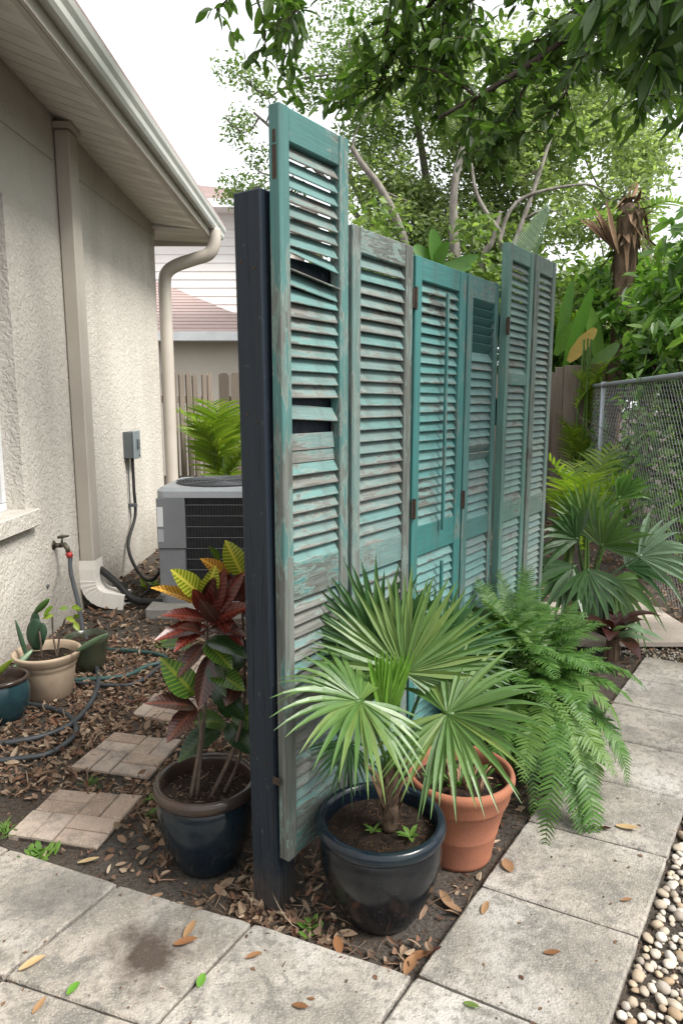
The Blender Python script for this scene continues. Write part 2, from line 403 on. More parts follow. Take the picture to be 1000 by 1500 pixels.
M['siding'] = simple('white_siding', (.80, .785, .765), (.76, .745, .725), 1, .6)
M['nwall'] = simple('cream_stucco', (.66, .60, .52), (.62, .56, .48), 2, .9)
def shinglemat():
    t = NT('pink_shingles'); P = t.pos(); r = t.rnd()
    b = t.mix(t.noise(P, 5, 5), (.33, .25, .235), (.42, .33, .31)); b = t.mix(t.math('MULTIPLY', r, .4), b, (.29, .22, .21))
    return t.fin(b, .95, t.bump(t.noise(P, 60, 3), .3, .01), .15)
M['shingle'] = shinglemat()
# leaves
M['l_over'] = leafmat('tree_leaf_dark', [(.035, .075, .016), (.055, .11, .022), (.085, .155, .034), (.13, .21, .055)], .38, .5, .45)
M['l_big'] = leafmat('tree_leaf_large', [(.03, .07, .022), (.05, .11, .028), (.08, .15, .04), (.13, .20, .08)], .33, .36, .5)
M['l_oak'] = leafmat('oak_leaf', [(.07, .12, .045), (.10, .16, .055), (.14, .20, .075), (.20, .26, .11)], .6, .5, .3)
M['l_oak2'] = leafmat('hazed_far_leaf', [(.14, .19, .09), (.19, .25, .11), (.25, .32, .14), (.33, .39, .22)], .6, .5, .3)  # pale tones stand in for distance haze over the far foliage
M['l_shrub'] = leafmat('shrub_leaf', [(.045, .11, .022), (.085, .18, .036), (.14, .26, .055), (.22, .35, .095)], .33, .42, .5)
M['l_vine'] = leafmat('hedge_leaf', [(.08, .13, .04), (.12, .19, .055), (.17, .25, .075), (.24, .31, .12)], .5, .45, .4)
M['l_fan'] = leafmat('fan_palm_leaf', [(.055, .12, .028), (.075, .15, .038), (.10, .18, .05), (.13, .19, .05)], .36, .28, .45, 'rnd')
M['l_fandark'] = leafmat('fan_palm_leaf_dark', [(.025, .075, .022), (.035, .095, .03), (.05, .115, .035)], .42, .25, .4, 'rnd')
M['l_young'] = leafmat('young_palm_leaf', [(.11, .24, .03), (.14, .28, .04)], .4, .35, .4, 'rnd')
M['l_fern'] = leafmat('fern_frond', [(.045, .115, .02), (.07, .16, .03), (.105, .205, .045)], .45, .33, .45, 'isl')
M['l_fernlite'] = leafmat('fern_frond_light', [(.08, .16, .03), (.11, .20, .045), (.13, .22, .06)], .45, .35, .4, 'isl')
M['l_areca'] = leafmat('areca_frond', [(.12, .21, .02), (.19, .29, .03), (.27, .34, .05), (.09, .17, .02)], .4, .4, .4)
M['l_dark'] = leafmat('dark_palm_leaf', [(.02, .06, .018), (.035, .085, .025), (.05, .11, .03)], .35, .2, .5)
M['l_silver'] = leafmat('silver_palm_leaf', [(.14, .22, .13), (.18, .27, .17), (.11, .19, .10)], .35, .25, .5)
M['l_banana'] = leafmat('banana_leaf', [(.06, .15, .022), (.09, .20, .035)], .35, .35, .5, 'rnd')
M['l_yellow'] = leafmat('yellowed_leaf', [(.50, .36, .08), (.42, .30, .09)], .6, .3, .3, 'rnd')
M['l_weed'] = leafmat('weed_leaf', [(.06, .14, .02), (.10, .20, .03), (.14, .24, .05)], .5, .35, .4)
M['l_brom'] = leafmat('maroon_leaf', [(.03, .010, .010), (.05, .015, .014), (.025, .012, .010)], .3, .15, .5, 'rnd')
M['l_cactus'] = leafmat('cactus_pad', [(.022, .055, .03), (.03, .07, .035)], .5, .05, .4, 'rnd')
M['l_litter'] = leafmat('dead_leaves', [(.075, .042, .03), (.19, .115, .075), (.31, .23, .165), (.06, .036, .026), (.17, .085, .055), (.38, .30, .225), (.12, .06, .038), (.26, .185, .13), (.10, .06, .042)], .8, .08, .2)
M['l_dead'] = leafmat('fallen_leaf_brown', [(.16, .075, .035), (.24, .11, .045), (.20, .12, .07), (.27, .16, .08)], .7, .1, .3, 'rnd')
M['l_deadpale'] = leafmat('fallen_leaf_tan', [(.34, .25, .14), (.40, .28, .15)], .7, .1, .3, 'rnd')
M['l_green1'] = leafmat('fallen_leaf_green', [(.10, .24, .03), (.13, .26, .05)], .5, .2, .3, 'rnd')
M['twig'] = simple('dry_twig', (.10, .075, .055), (.06, .045, .035), 30, .9)
M['chip'] = leafmat('bark_mulch', [(.06, .032, .02), (.11, .06, .035), (.16, .09, .055), (.045, .028, .02)], .9, .0, .15)
def crotonmat(name, body, vein, body2):
    t = NT(name); ob = t.obj(); s = t.n('SeparateXYZ'); t.set(s.inputs[0], ob)
    ax = t.math('ABSOLUTE', s.outputs[0]); fr = t.math('SUBTRACT', t.math('MULTIPLY', s.outputs[1], 11.), t.math('MULTIPLY', ax, 9.))
    st = t.math('ABSOLUTE', t.math('SUBTRACT', t.math('FRACT', fr), .5))
    v1 = t.ramp(st, [(.07, 1), (.17, 0)]); v2 = t.ramp(ax, [(.014, 1), (.034, 0)])
    v = t.math('MAXIMUM', v1, v2); b = t.mix(t.noise(t.pos(), 14, 3), body, body2)
    cc = t.mix(v, b, vein)
    t.fin(cc, .3, t.bump(v, -.3, .004), .5)
    tr = t.n('BsdfTranslucent'); t.set(tr.inputs[0], cc); ms = t.n('MixShader'); ms.inputs[0].default_value = .22
    t.t.links.new(t.p.outputs[0], ms.inputs[1]); t.t.links.new(tr.outputs[0], ms.inputs[2]); t.t.links.new(ms.outputs[0], t.o.inputs[0])
    return t.m
M['c_yellow'] = crotonmat('croton_yellow', (.12, .18, .012), (.55, .50, .07), (.22, .26, .02))
M['c_orange'] = crotonmat('croton_orange', (.32, .10, .025), (.62, .34, .05), (.20, .13, .02))
M['c_red'] = crotonmat('croton_red', (.045, .008, .007), (.17, .035, .02), (.085, .016, .012))
M['c_maroon'] = crotonmat('croton_maroon', (.020, .011, .010), (.085, .03, .018), (.04, .016, .012))
M['c_green'] = crotonmat('croton_green', (.022, .065, .012), (.13, .17, .02), (.04, .10, .018))
M['c_dkgreen'] = crotonmat('croton_dark_green', (.010, .028, .010), (.03, .06, .015), (.016, .04, .013))

def wb(mb, name, mat, root, parent=None, smooth=False):
    # build from world coordinates as a part of root (or of a part of root that sits at root's origin)
    inv = Matrix.Rotation(-root.rotation_euler.z, 4, 'Z') @ T(*(-Vector(root.location)))
    mb.v = [tuple(inv @ Vector(p)) for p in mb.v]
    return mb.build(name, mat, parent or root, smooth)

# ================================================================== the setting: ground, path, stones
b = MB(); b.quad((-80, -20, 0), (80, -20, 0), (80, 120, 0), (-80, 120, 0))
tag(b.build('ground', M['soil']), kind='structure')
PZ = .028
def pv(l, z0=-.02, z1=PZ, gap=.004):
    P = [dn(d_, n_) for (n_, d_) in l]; c = sum(P, Vector()) / 4
    return [(p + (c - p).normalized() * gap) for p in P]
JL = [1.0, 1.397, 1.805, 2.212, 2.62, 3.005, 3.40, 3.77, 4.16]; JR = [1.06, 1.458, 1.866, 2.281, 2.68, 3.06, 3.45, 3.83, 4.20]
A = [(-2.54, .95), (-2.10, 1.07), (-1.662, 1.17), (-1.212, 1.291), (-.745, 1.391)]
B = [(-2.50, .50), (-2.06, .63), (-1.615, .773), (-1.18, .90), (-.737, .995)]
C = [(-2.46, .10), (-2.02, .22), (-1.58, .36), (-1.14, .49), (-.70, .59)]
slabs = []
for i in range(8): slabs.append([(-.742, JL[i]), (-.288, JR[i]), (-.288, JR[i + 1]), (-.742, JL[i + 1])])
for i in range(4):
    slabs.append([B[i], B[i + 1], A[i + 1], A[i]]); slabs.append([C[i], C[i + 1], B[i + 1], B[i]])
slabs.append([(-.70, .59), (-.25, .64), (-.288, 1.05), (-.737, .99)])
path = MB()
for s in slabs:
    q = pv(s, gap=-.004); path.prism([(p.x, p.y) for p in q], -.03, .006, .001)
path = tag(path.build('path', M['soil']), kind='structure')
PAVE = []
for s in slabs:
    q = [(p.x, p.y) for p in pv(s)]; PAVE.append(q)
    c = Vector((sum(p[0] for p in q) / 4, sum(p[1] for p in q) / 4, 0)); m = MB()
    # finer outline with slightly worn, chipped edges
    out = []
    for k in range(4):
        a, e = Vector(q[k]), Vector(q[(k + 1) % 4])
        for j in range(14):
            p = a.lerp(e, j / 14); w_ = noise.noise(Vector((p.x * 30, p.y * 30, 3))) * .0022 - .001
            p = p + (Vector((c.x, c.y)) - p).normalized() * (abs(w_) + (.004 if j == 0 else 0)); out.append((p.x - c.x, p.y - c.y))
    m.prism(out, .004, PZ + rg(.0012), .005)
    m.build('paver', M['paver'], path, M=T(*c))
STONES = []
def stone(px, label):
    q = [G(*p, .02) for p in px]; c = sum(q, Vector()) / 4; c.z = 0
    r = thing('brick_stepping_stone', label, 'stepping stone', c, group='brick stepping stones across the mulch')
    STONES.append([(p.x, p.y) for p in q])
    def bl(u, v): return q[0].lerp(q[1], u).lerp(q[3].lerp(q[2], u), v) - c
    cells = []
    for i in range(2):
        for j in range(2):
            for k in range(2):
                if (i + j) % 2: cells.append((i * .5, i * .5 + .5, j * .5 + k * .25, j * .5 + k * .25 + .25))
                else: cells.append((i * .5 + k * .25, i * .5 + k * .25 + .25, j * .5, j * .5 + .5))
    for (u0, u1, v0, v1) in cells:
        g = .007; m = MB(); P = [bl(u0 + g, v0 + g), bl(u1 - g, v0 + g), bl(u1 - g, v1 - g), bl(u0 + g, v1 - g)]
        m.prism([(p.x + rg(.001), p.y + rg(.001)) for p in P], -.02, .024 + rg(.0025), .005); m.build('brick', M['brick'], r)
    m = MB(); m.prism([((bl(u, v)).x, (bl(u, v)).y) for (u, v) in ((.005, .005), (.995, .005), (.995, .995), (.005, .995))], -.02, .013, .001); m.build('bed', M['soil'], r)
stone([(12, 1222), (142, 1243), (210, 1166), (82, 1155)], 'brick stepping stone nearest the concrete pavers at lower left')
stone([(104, 1124), (218, 1140), (268, 1084), (166, 1073)], 'brick stepping stone second from the concrete pavers, left of croton pot')
stone([(194, 1046), (262, 1058), (308, 1026), (226, 1016)], 'brick stepping stone third from the pavers, partly behind the croton leaves')
stone([(262, 990), (330, 996), (352, 968), (280, 958)], 'farthest brick stepping stone, behind the croton stems')

# pebbles right of the path
gb = MB(); P = [dn(.4, -.27), dn(.4, .9), dn(4.1, .5), dn(4.1, -.27)]
gb.quad(*[p + Vector((0, 0, .004)) for p in P]); gravel = tag(gb.build('gravel_bed', M['soil']), kind='structure')
def pebmat(i, c):
    t = NT('pebble_%d' % i); r = t.rnd() if i < 9 else t.isl()
    bcol = t.ramp(r, [(0, (.50, .46, .40)), (.3, (.36, .31, .25)), (.45, (.28, .19, .11)), (.6, (.55, .52, .47)), (.8, (.22, .20, .18)), (1, (.45, .36, .25))])
    bcol = t.mix(t.ramp(t.noise(t.pos(), 60, 5), [(.4, 0), (.7, .6)]), bcol, (.25, .19, .13))
    return t.fin(bcol, .75, t.bump(t.noise(t.pos(), 120, 3), .2, .003), .3)
pm, pms = pebmat(1, 0), pebmat(9, 0)
def icos(n=1):
    import bmesh
    bm = bmesh.new(); bmesh.ops.create_icosphere(bm, subdivisions=n, radius=1)
    v = [x.co.copy() for x in bm.verts]; f = [tuple(x.index for x in q.verts) for q in bm.faces]; bm.free(); return v, f
IV, IF = icos(2)
pmesh = []
for k in range(7):
    m = MB(); sd = Vector((k * 7.1, 3, 1))
    m.v = [tuple(p * (1 + .30 * noise.noise(p * 1.1 + sd))) for p in IV]; m.f = IF; pmesh.append(m.mesh('pebble', pm, True))
cand = []
for i in range(22000):
    d_, n_ = ru(.8, 4.0), ru(-.275, .85); s = ru(.008, .0175)
    p = dn(d_, n_); pr = seen(p)
    vis = pr is not None and 860 < pr[0] < 1020 and 1000 < pr[1] < 1520
    cand.append((p, s, vis))
keep = []
cell = {}
for p, s, vis in cand:
    k = (int(p.x / .03), int(p.y / .03)); ok = True
    for a in (-1, 0, 1):
        for e in (-1, 0, 1):
            for (q, r_) in cell.get((k[0] + a, k[1] + e), ()):
                if (q - p).length < (s + r_) * .86: ok = False
    if ok: cell.setdefault(k, []).append((p, s)); keep.append((p, s, vis))
keep.sort(key=lambda q: (not q[2], q[0].length))
I1, F1 = icos(1)
rest = MB()
for i, (p, s, vis) in enumerate(keep):
    e = Matrix.Rotation(ru(0, 6.28), 4, 'Z') @ Matrix.Rotation(rg(.35), 4, 'X'); sx = s * ru(.9, 1.35); sz = s * ru(.5, .85)
    MM = T(p.x, p.y, .004 + sz * .7 + rnd() * .006) @ e @ Matrix.Diagonal((sx, s, sz, 1))
    if i < 295 and vis: link('pebble', random.choice(pmesh), gravel, MM)
    else:
        k0 = len(rest.v); rest.v += [tuple(MM @ v) for v in I1]; rest.f += [tuple(k0 + x for x in f) for f in F1]
for i in range(5200):
    d_, n_ = (ru(.8, 4.1), ru(-.28, .85)) if i < 4200 else (ru(4.15, 4.9), ru(-1.1, -.1))
    p = dn(d_, n_); s = ru(.004, .009); k0 = len(rest.v)
    rest.v += [(p.x + v.x * s, p.y + v.y * s * 1.2, .006 + v.z * s * .7) for v in I1]; rest.f += [tuple(k0 + x for x in f) for f in F1]
tag(rest.build('pebble_fill', pms, gravel, True), kind='stuff')

# pale plank walk beyond the path
bw = thing('plank_walk', 'pale wooden plank walk beyond the end of the concrete path', 'boardwalk', (1.9, 4.4, 0))
for i in range(7):
    m = MB(); m.bbox(-.45, .36, -.058, .058, .02, .055, .004); m.build('plank', M['plank'], bw, M=T(rg(.006), -.34 + i * .122, 0))
m = MB(); m.box(-.40, -.33, -.40, .44, -.02, .018); m.box(.24, .31, -.40, .44, -.02, .018); m.build('bearer', M['fence'], bw)

# ================================================================== the house
WX = -1.9
hs_ = thing('house', 'beige stucco house with gutter and soffit at the left edge', 'house', (WX, 5, 0))
HC = 7.28                         # far corner of the wall
wy0, wy1, wz0, wz1 = 2.75, 4.06, .86, 2.66
m = MB()
m.box(WX - .2, WX, -1, wy0, -.1, 3.5); m.box(WX - .2, WX, wy1, HC, -.1, 3.5); m.box(WX - .2, WX, wy0, wy1, -.1, wz0); m.box(WX - .2, WX, wy0, wy1, wz1, 3.5)
m.box(WX - 5, WX - .2, HC - .2, HC, -.1, 3.5); wb(m, 'wall', M['stucco'], hs_)
m = MB()
z0, z1 = 3.05, 3.16
for (y0, y1) in ((2.5, 4.80), (5.03, HC)):
    f = lambda y: z0 + (z1 - z0) * (y - 4.1) / 3
    m.hexa([(WX, y0, f(y0)), (WX + .008, y0, f(y0)), (WX + .008, y1, f(y1)), (WX, y1, f(y1)), (WX, y0, 3.45), (WX + .008, y0, 3.45), (WX + .008, y1, 3.33), (WX, y1, 3.33)])
wb(m, 'frieze_band', M['stucco'], hs_)
win = MB(); xr = WX - .13
for (a0, a1, c0, c1) in ((wy0, wy1, wz0, wz0 + .05), (wy0, wy1, wz1 - .05, wz1), (wy0, wy0 + .05, wz0 + .05, wz1 - .05), (wy1 - .05, wy1, wz0 + .05, wz1 - .05), (wy0 + .05, wy1 - .05, 1.74, 1.79)):
    win.box(xr - .04, xr + .02, a0 + .002, a1 - .002, c0 + .002, c1 - .002)
wfr = wb(win, 'window', M['whitepaint'], hs_)
m = MB(); m.box(xr - .012, xr - .006, wy0 + .05, wy1 - .05, wz0 + .05, 1.74); m.box(xr - .012, xr - .006, wy0 + .05, wy1 - .05, 1.79, wz1 - .05); wb(m, 'pane', M['glass'], hs_, wfr)
m = MB(); m.bbox(WX - .10, WX + .06, wy0 - .08, wy1 + .07, wz0 - .10, wz0 + .004, .006); wb(m, 'window_sill', M['stucco'], hs_, wfr)
# roof edge: soffit panels, fascia, gutter
FX = -1.36; RE = 7.72
def zin(y): return 3.40 - .043 * (y - 4.15)
ny = 40; ys = [2.2 + (RE - 2.2) * i / ny for i in range(ny + 1)]
for i in range(ny):
    a, e = ys[i] + .007, ys[i + 1] - .007; m = MB(); zo = 3.195
    xi = WX if e < HC else WX - .5
    m.hexa([(xi, a, zin(a)), (FX, a, zo), (FX, e, zo), (xi, e, zin(e)), (xi, a, zin(a) + .012), (FX, a, zo + .012), (FX, e, zo + .012), (xi, e, zin(e) + .012)])
    s_ = wb(m, 'soffit_panel', M['soffit'], hs_)
    m = MB()
    for k in range(3):
        yy = a + (e - a) * (k + 1) / 4
        m.hexa([(xi + .03, yy, zin(yy) - .0035), (FX - .03, yy, zo - .002), (FX - .03, yy + .006, zo - .002), (xi + .03, yy + .006, zin(yy) - .0035), (xi + .03, yy, zin(yy)), (FX - .03, yy, zo), (FX - .03, yy + .006, zo), (xi + .03, yy + .006, zin(yy))])
    if i % 2 == 0: wb(m, 'vent_rib', M['soffit'], hs_, s_)
m = MB(); m.box(FX, FX + .022, 2.2, RE, 3.175, 3.36); m.box(FX - .03, FX - .001, 2.2, RE - .002, 3.172, 3.19); m.box(WX - 3, FX, RE, RE + .02, 3.17, 3.42); wb(m, 'fascia', M['fascia'], hs_)
# gutter: ogee trough
prof = [(.024, 3.352), (.024, 3.245), (.075, 3.240), (.088, 3.262), (.092, 3.295), (.108, 3.322), (.114, 3.352), (.104, 3.355), (.10, 3.325), (.085, 3.298), (.078, 3.268), (.07, 3.25), (.03, 3.25), (.03, 3.352)]
m = MB(); k0 = 0
for y in (2.2, 7.78): m.v += [(FX + x, y, z) for (x, z) in prof]
n_ = len(prof)
for j in range(n_): m.f.append((j, (j + 1) % n_, n_ + (j + 1) % n_, n_ + j))
m.f.append(tuple(n_ + j for j in range(n_))); m.quad(*[(FX + x, 7.781, z) for (x, z) in prof[:7]])
gut = wb(m, 'gutter', M['gutter'], hs_)
m = MB(); m.hexa([(FX + .10, 2.2, 3.372), (FX + .10, RE + .05, 3.372), (WX - 3.5, RE + .05, 4.90), (WX - 3.5, 2.2, 4.90), (FX + .10, 2.2, 3.392), (FX + .10, RE + .05, 3.392), (WX - 3.5, RE + .05, 4.93), (WX - 3.5, 2.2, 4.93)]); wb(m, 'roof', M['shingle'], hs_)
# square downspout with a flared elbow
m = MB(); dy = 4.91
m.bbox(WX + .004, WX + .105, dy - .075, dy + .075, .36, 3.28, .008); ds = wb(m, 'downspout', M['trim'], hs_)
m = MB(); m.bbox(WX + .002, WX + .125, dy - .09, dy + .09, 3.285, 3.325, .004); wb(m, 'downspout_collar', M['trim'], hs_, ds)
def rect_sweep(m, pts, hw, hd):
    # rectangular duct along a path in the XZ plane (width in Y)
    i0 = len(m.v); N = len(pts)
    for i, p in enumerate(pts):
        p = Vector(p); t_ = (Vector(pts[min(i + 1, N - 1)]) - Vector(pts[max(i - 1, 0)])).normalized(); nn = Vector((0, 1, 0)).cross(t_)
        w_ = hw * (1 + (.03 if i % 2 else 0)); d_ = hd * (1 + (.03 if i % 2 else 0))
        for (a, e) in ((-1, -1), (1, -1), (1, 1), (-1, 1)): m.v.append(tuple(p + Vector((0, 1, 0)) * a * w_ + nn * e * d_))
    for i in range(N - 1):
        for j in range(4): m.f.append((i0 + i * 4 + j, i0 + i * 4 + (j + 1) % 4, i0 + i * 4 + 4 + (j + 1) % 4, i0 + i * 4 + 4 + j))
el = [(WX + .055, dy, .37), (WX + .055, dy, .30), (WX + .055, dy, .22)]
for k in range(13):
    q = k / 12 * R(78); el.append((WX + .055 + .14 * (1 - math.cos(q)), dy, .21 - .14 * math.sin(q)))
el += [(WX + .26, dy, .06), (WX + .31, dy, .052)]
m = MB(); rect_sweep(m, el, .082, .056); wb(m, 'elbow', M['soffit'], hs_, ds)
# second downspout at the far corner, from the gutter end
m = MB(); yp = 7.34
pp = smoothpath([(-1.30, yp, 3.25), (-1.30, yp, 3.12), (-1.36, yp, 3.01), (-1.52, yp, 2.955), (-1.70, yp, 2.895), (-1.80, yp, 2.82), (-1.825, yp, 2.70), (-1.825, yp, 2.4), (-1.825, yp, 1.2), (-1.825, yp, .05)], 5)
m.tube(pp, .066, 12); wb(m, 'downspout', M['trim'], hs_, None, True)
m = MB(); m.tube([(WX, 4.28, .33), (WX + .012, 4.28, .33)], .012, 8); wb(m, 'pipe_stub', M['boxdark'], hs_)

# electrical disconnect box with conduit
bx = thing('disconnect_box', 'small grey electrical disconnect box with conduit on the stucco wall', 'electrical box', (WX, 6.05, 1.0))
m = MB(); m.bbox(0, .085, -.085, .085, .02, .25, .004); bb = m.build('box', M['boxdark'], bx)
m = MB(); m.bbox(.0855, .10, -.09, .09, .012, .258, .004); cv = m.build('cover', M['boxgrey'], bx)
m = MB(); m.bbox(.101, .118, -.02, .03, .10, .19, .008); m.tube([(.101, .045, .04), (.108, .045, .04)], .008, 8); m.build('pull_tab', M['boxdark'], cv)
m = MB(); a = Vector((WX, 6.05, 1.0))
cp = [a + Vector((.05, 0, .02)), a + Vector((.05, 0, -.25)), a + Vector((.05, 0, -.5))] + [at(188, 800, 5.85), at(203, 838, 5.6), at(222, 850, 5.3), at(240, 828, 5.0), at(244, 806, 4.86)]
m.tube([p - a for p in smoothpath(cp, 6)], .014, 8); m.build('conduit', M['rubber'], bx, True)
m = MB(); m.tube([(.02, -.03, .02), (.02, -.03, -.52)], .006, 6); m.bbox(.0, .07, -.02, .02, -.42, -.39, .003); m.build('ground_wire', M['boxdark'], bx)

# air conditioner on its pad
pad = MB(); pad.bbox(-.48, .46, -.50, .42, -.02, .075, .012)
tag(pad.build('concrete_pad', M['concrete'], M=T(-.90, 5.12, 0)), 'low concrete slab under the air conditioner', 'concrete pad')
ac = thing('air_conditioner', 'grey outdoor air conditioner behind the croton, beside the house wall', 'air conditioner', (-.90, 5.12, .076))
def rrect(x0, x1, y0, y1, r, n=6):
    o = []
    for (cx, cy, q0) in ((x1 - r, y1 - r, 0), (x0 + r, y1 - r, 90), (x0 + r, y0 + r, 180), (x1 - r, y0 + r, 270)):
        for k in range(n + 1):
            q = R(q0 + 90 * k / n); o.append((cx + r * math.cos(q), cy + r * math.sin(q)))
    return o
m = MB(); m.prism(rrect(-.365, .365, -.335, .335, .05), 0, .765, .002); m.build('coil', M['acdark'], ac)
m = MB(); m.prism(rrect(-.40, .40, -.37, .37, .06), 0, .05, .004); m.build('base_pan', M['acgrey'], ac)
m = MB(); m.prism(rrect(-.405, .405, -.375, .375, .07, 8), .765, .835, .025); tp = m.build('top_cover', M['actop'], ac)
m = MB()
for r_ in [.05 + .028 * k for k in range(11)]: m.tube([(r_ * math.cos(q), r_ * math.sin(q), .846) for q in [2 * math.pi * k / 36 for k in range(37)]], .003, 4, False)
for k in range(8):
    q = k * math.pi / 4; m.tube([(0, 0, .85), (.34 * math.cos(q), .34 * math.sin(q), .846)], .004, 4)
m.build('fan_guard', M['acwire'], tp)
m = MB(); m.disc(.335, .838, 36); m.build('fan_opening', M['acdark'], tp)
m = MB(); m.bbox(-.402, -.20, -.377, -.30, .40, .764, .006); m.bbox(-.402, -.33, -.30, -.12, .40, .764, .006); sp = m.build('service_panel', M['acgrey'], ac)
m = MB(); m.bbox(-.398, -.205, -.366, -.33, .05, .398, .004); m.build('lower_corner', M['acgrey'], ac)
m = MB(); m.box(-.405, -.4025, -.28, -.18, .60, .72); m.box(-.396, -.356, -.3795, -.377, .56, .70); m.build('sticker', M['whitepaint'], sp)
m = MB(); m.box(-.396, -.356, -.3795, -.377, .45, .54); m.build('nameplate', M['actop'], sp)
for (x0, x1, y0, y1) in ((-.20, .40, -.37, -.37), (.40, .40, -.37, .37), (-.40, .40, .37, .37), (-.40, -.40, -.10, .37)):
    m = MB(); L = max(abs(x1 - x0), abs(y1 - y0)); nn = int(L / .021)
    for k in range(nn + 1):
        x = x0 + (x1 - x0) * k / nn; y = y0 + (y1 - y0) * k / nn
        sx = -.0 if x0 == x1 else 0; m.box(x - .0022, x + .0022, y - .0022, y + .0022, .05, .765)
    m.build('grille', M['acdark'], ac)
    m = MB()
    for k in range(9):
        z = .09 + k * .078; d_ = -.004 if y0 == y1 == -.37 else .004
        if x0 == x1: s_ = .004 if x0 > 0 else -.004; m.tube([(x0 + s_, y0, z), (x0 + s_, y1, z)], .0032, 5)
        else: m.tube([(x0, y0 + d_, z), (x1, y0 + d_, z)], .0032, 5)
    m.build('grille_wire', M['acwire'], ac)
for sx in (1,):
    m = MB(); m.bbox(.37, .403, -.376, -.34, .05, .765, .006); m.build('corner_post', M['acgrey'], ac)
# refrigerant line
rl = thing('refrigerant_line', 'black insulated pipe curving from the wall to the air conditioner', 'pipe', G(230, 886))
m = MB(); P = [at(133, 826, 4.98), at(150, 836, 4.95), at(172, 855, 4.9), at(196, 878, 4.86), at(222, 882, 4.82), at(255, 882, 4.8), at(280, 880, 4.9)]
m.tube(smoothpath(P, 6), .026, 9); wb(m, 'insulated_pipe', M['rubber'], rl, None, True)
m = MB(); P = [at(137, 845, 4.99), at(145, 862, 4.97), at(162, 876, 4.92), at(190, 880, 4.9), at(214, 868, 4.95), at(222, 858, 5.0)]
m.tube(smoothpath(P, 6), .011, 7); wb(m, 'cable', M['rubber'], rl, None, True)

# faucet and hoses
fc = thing('garden_faucet', 'small brass garden faucet on the stucco wall below the window', 'faucet', (WX, 4.42, .57))
m = MB(); m.tube([(0, 0, 0), (.05, 0, 0)], .016, 10); m.tube([(.0, 0, 0), (.004, 0, 0)], .032, 12); m.tube([(.045, 0, 0), (.075, -.005, .006), (.095, -.012, -.02), (.10, -.014, -.045)], [.017, .018, .016, .015], 10); m.build('spout', M['brass'], fc, True)
m = MB(); m.tube([(.055, 0, .01), (.06, 0, .05)], .007, 8); m.tube([(.03, .0, .052), (.06, 0, .058), (.10, .012, .062)], [.008, .012, .007], 8); m.build('handle', M['brass'], fc, True)
m = MB(); m.tube([(.10, -.014, -.045), (.112, -.016, -.078)], .021, 12); m.build('connector', M['redplastic'], fc, True)
hz = .022
hp = [Vector((WX + .112, 4.404, .492)), at(104, 838, 4.28), at(114, 880, 4.12), at(122, 922, 3.90), at(130, 945, 3.72), G(141, 975, .03), G(144, 1000, hz), G(134, 1028, hz), G(108, 1058, hz), G(70, 1076, hz), G(25, 1086, hz), G(-40, 1094, hz)]
h1 = MB(); h1.tube(smoothpath(hp, 7), .0135, 8)
tag(h1.build('garden_hose', M['hosegrey'], None, True), 'dark grey hose dropping from the faucet and curling past the beige pot', 'hose')
hp = [G(-40, 1118, hz), G(20, 1112, hz), G(70, 1104, hz), G(103, 1084, hz), G(112, 1066, hz), G(100, 1048, hz), G(70, 1036, hz), G(30, 1030, hz), G(-10, 1028, hz)]
h1 = MB(); h1.tube(smoothpath(hp, 7), .0125, 8)
tag(h1.build('garden_hose', M['hosegrey'], None, True), 'loop of dark hose lying on mulch in front of the beige pot', 'hose')
hp = [G(120, 942, hz), G(150, 950, hz), G(190, 953, hz), G(225, 957, hz), G(243, 963, hz), G(238, 970, hz), G(215, 976, hz), G(190, 988, hz), G(160, 993, hz), G(110, 996, hz), G(80, 1000, hz), G(60, 990, hz)]
h1 = MB(); h1.tube(smoothpath(hp, 7), .0125, 8)
tag(h1.build('garden_hose', M['hosegreen'], None, True), 'green garden hose looped on the mulch behind the beige pot', 'hose')
hp = [G(246, 966, .03), G(232, 978, hz), G(215, 992, hz), G(190, 1003, hz), G(150, 1003, hz), G(112, 1000, hz)]
h1 = MB(); h1.tube(smoothpath(hp, 7), .010, 8)
tag(h1.build('garden_hose', M['hosegrey'], None, True), 'thin grey hose lying beside the green hose on the mulch', 'hose')

# ================================================================== neighbour's house beyond the fence
nb = thing('neighbour_house', 'cream two storey house with pink shingle roofs beyond the fence', 'house', (-6, 17, 0))
m = MB(); m.box(-12, -1.2, 17, 24, 0, 6.05); wb(m, 'upper_wall', M['nwall'], nb)
for k in range(17):
    z = 2.7 + k * .19; m = MB(); m.hexa([(-12, 16.97, z), (-1.18, 16.97, z), (-1.18, 17, z), (-12, 17, z), (-12, 16.99, z + .188), (-1.18, 16.99, z + .188), (-1.18, 17, z + .188), (-12, 17, z + .188)])
    wb(m, 'siding_board', M['siding'], nb)
def roofpatch(a, b_, c_, d_, nr, name):   # a-b eave, d-c ridge; courses as overlapping strips
    a, b_, c_, d_ = map(Vector, (a, b_, c_, d_)); nrm = (b_ - a).cross(d_ - a).normalized()
    if nrm.z < 0: nrm = -nrm
    m0 = MB(); m0.quad(a, b_, c_, d_); r_ = wb(m0, name, M['shingle'], nb)
    for k in range(nr):
        t0, t1 = k / nr, (k + 1) / nr
        p = [a.lerp(d_, t0), b_.lerp(c_, t0), b_.lerp(c_, t1), a.lerp(d_, t1)]
        m = MB(); m.hexa([p[0], p[1], p[2], p[3], p[0] + nrm * .016, p[1] + nrm * .016, p[2] + nrm * .004, p[3] + nrm * .004]); wb(m, 'shingle_course', M['shingle'], nb, r_)
roofpatch((-12, 16.4, 6.05), (-.6, 16.4, 6.05), (-4.4, 20.5, 7.6), (-8, 20.5, 7.6), 14, 'roof')
roofpatch((-.6, 16.4, 6.05), (-.6, 24.6, 6.05), (-4.4, 20.5, 7.6), (-4.4, 20.5, 7.6), 4, 'roof')
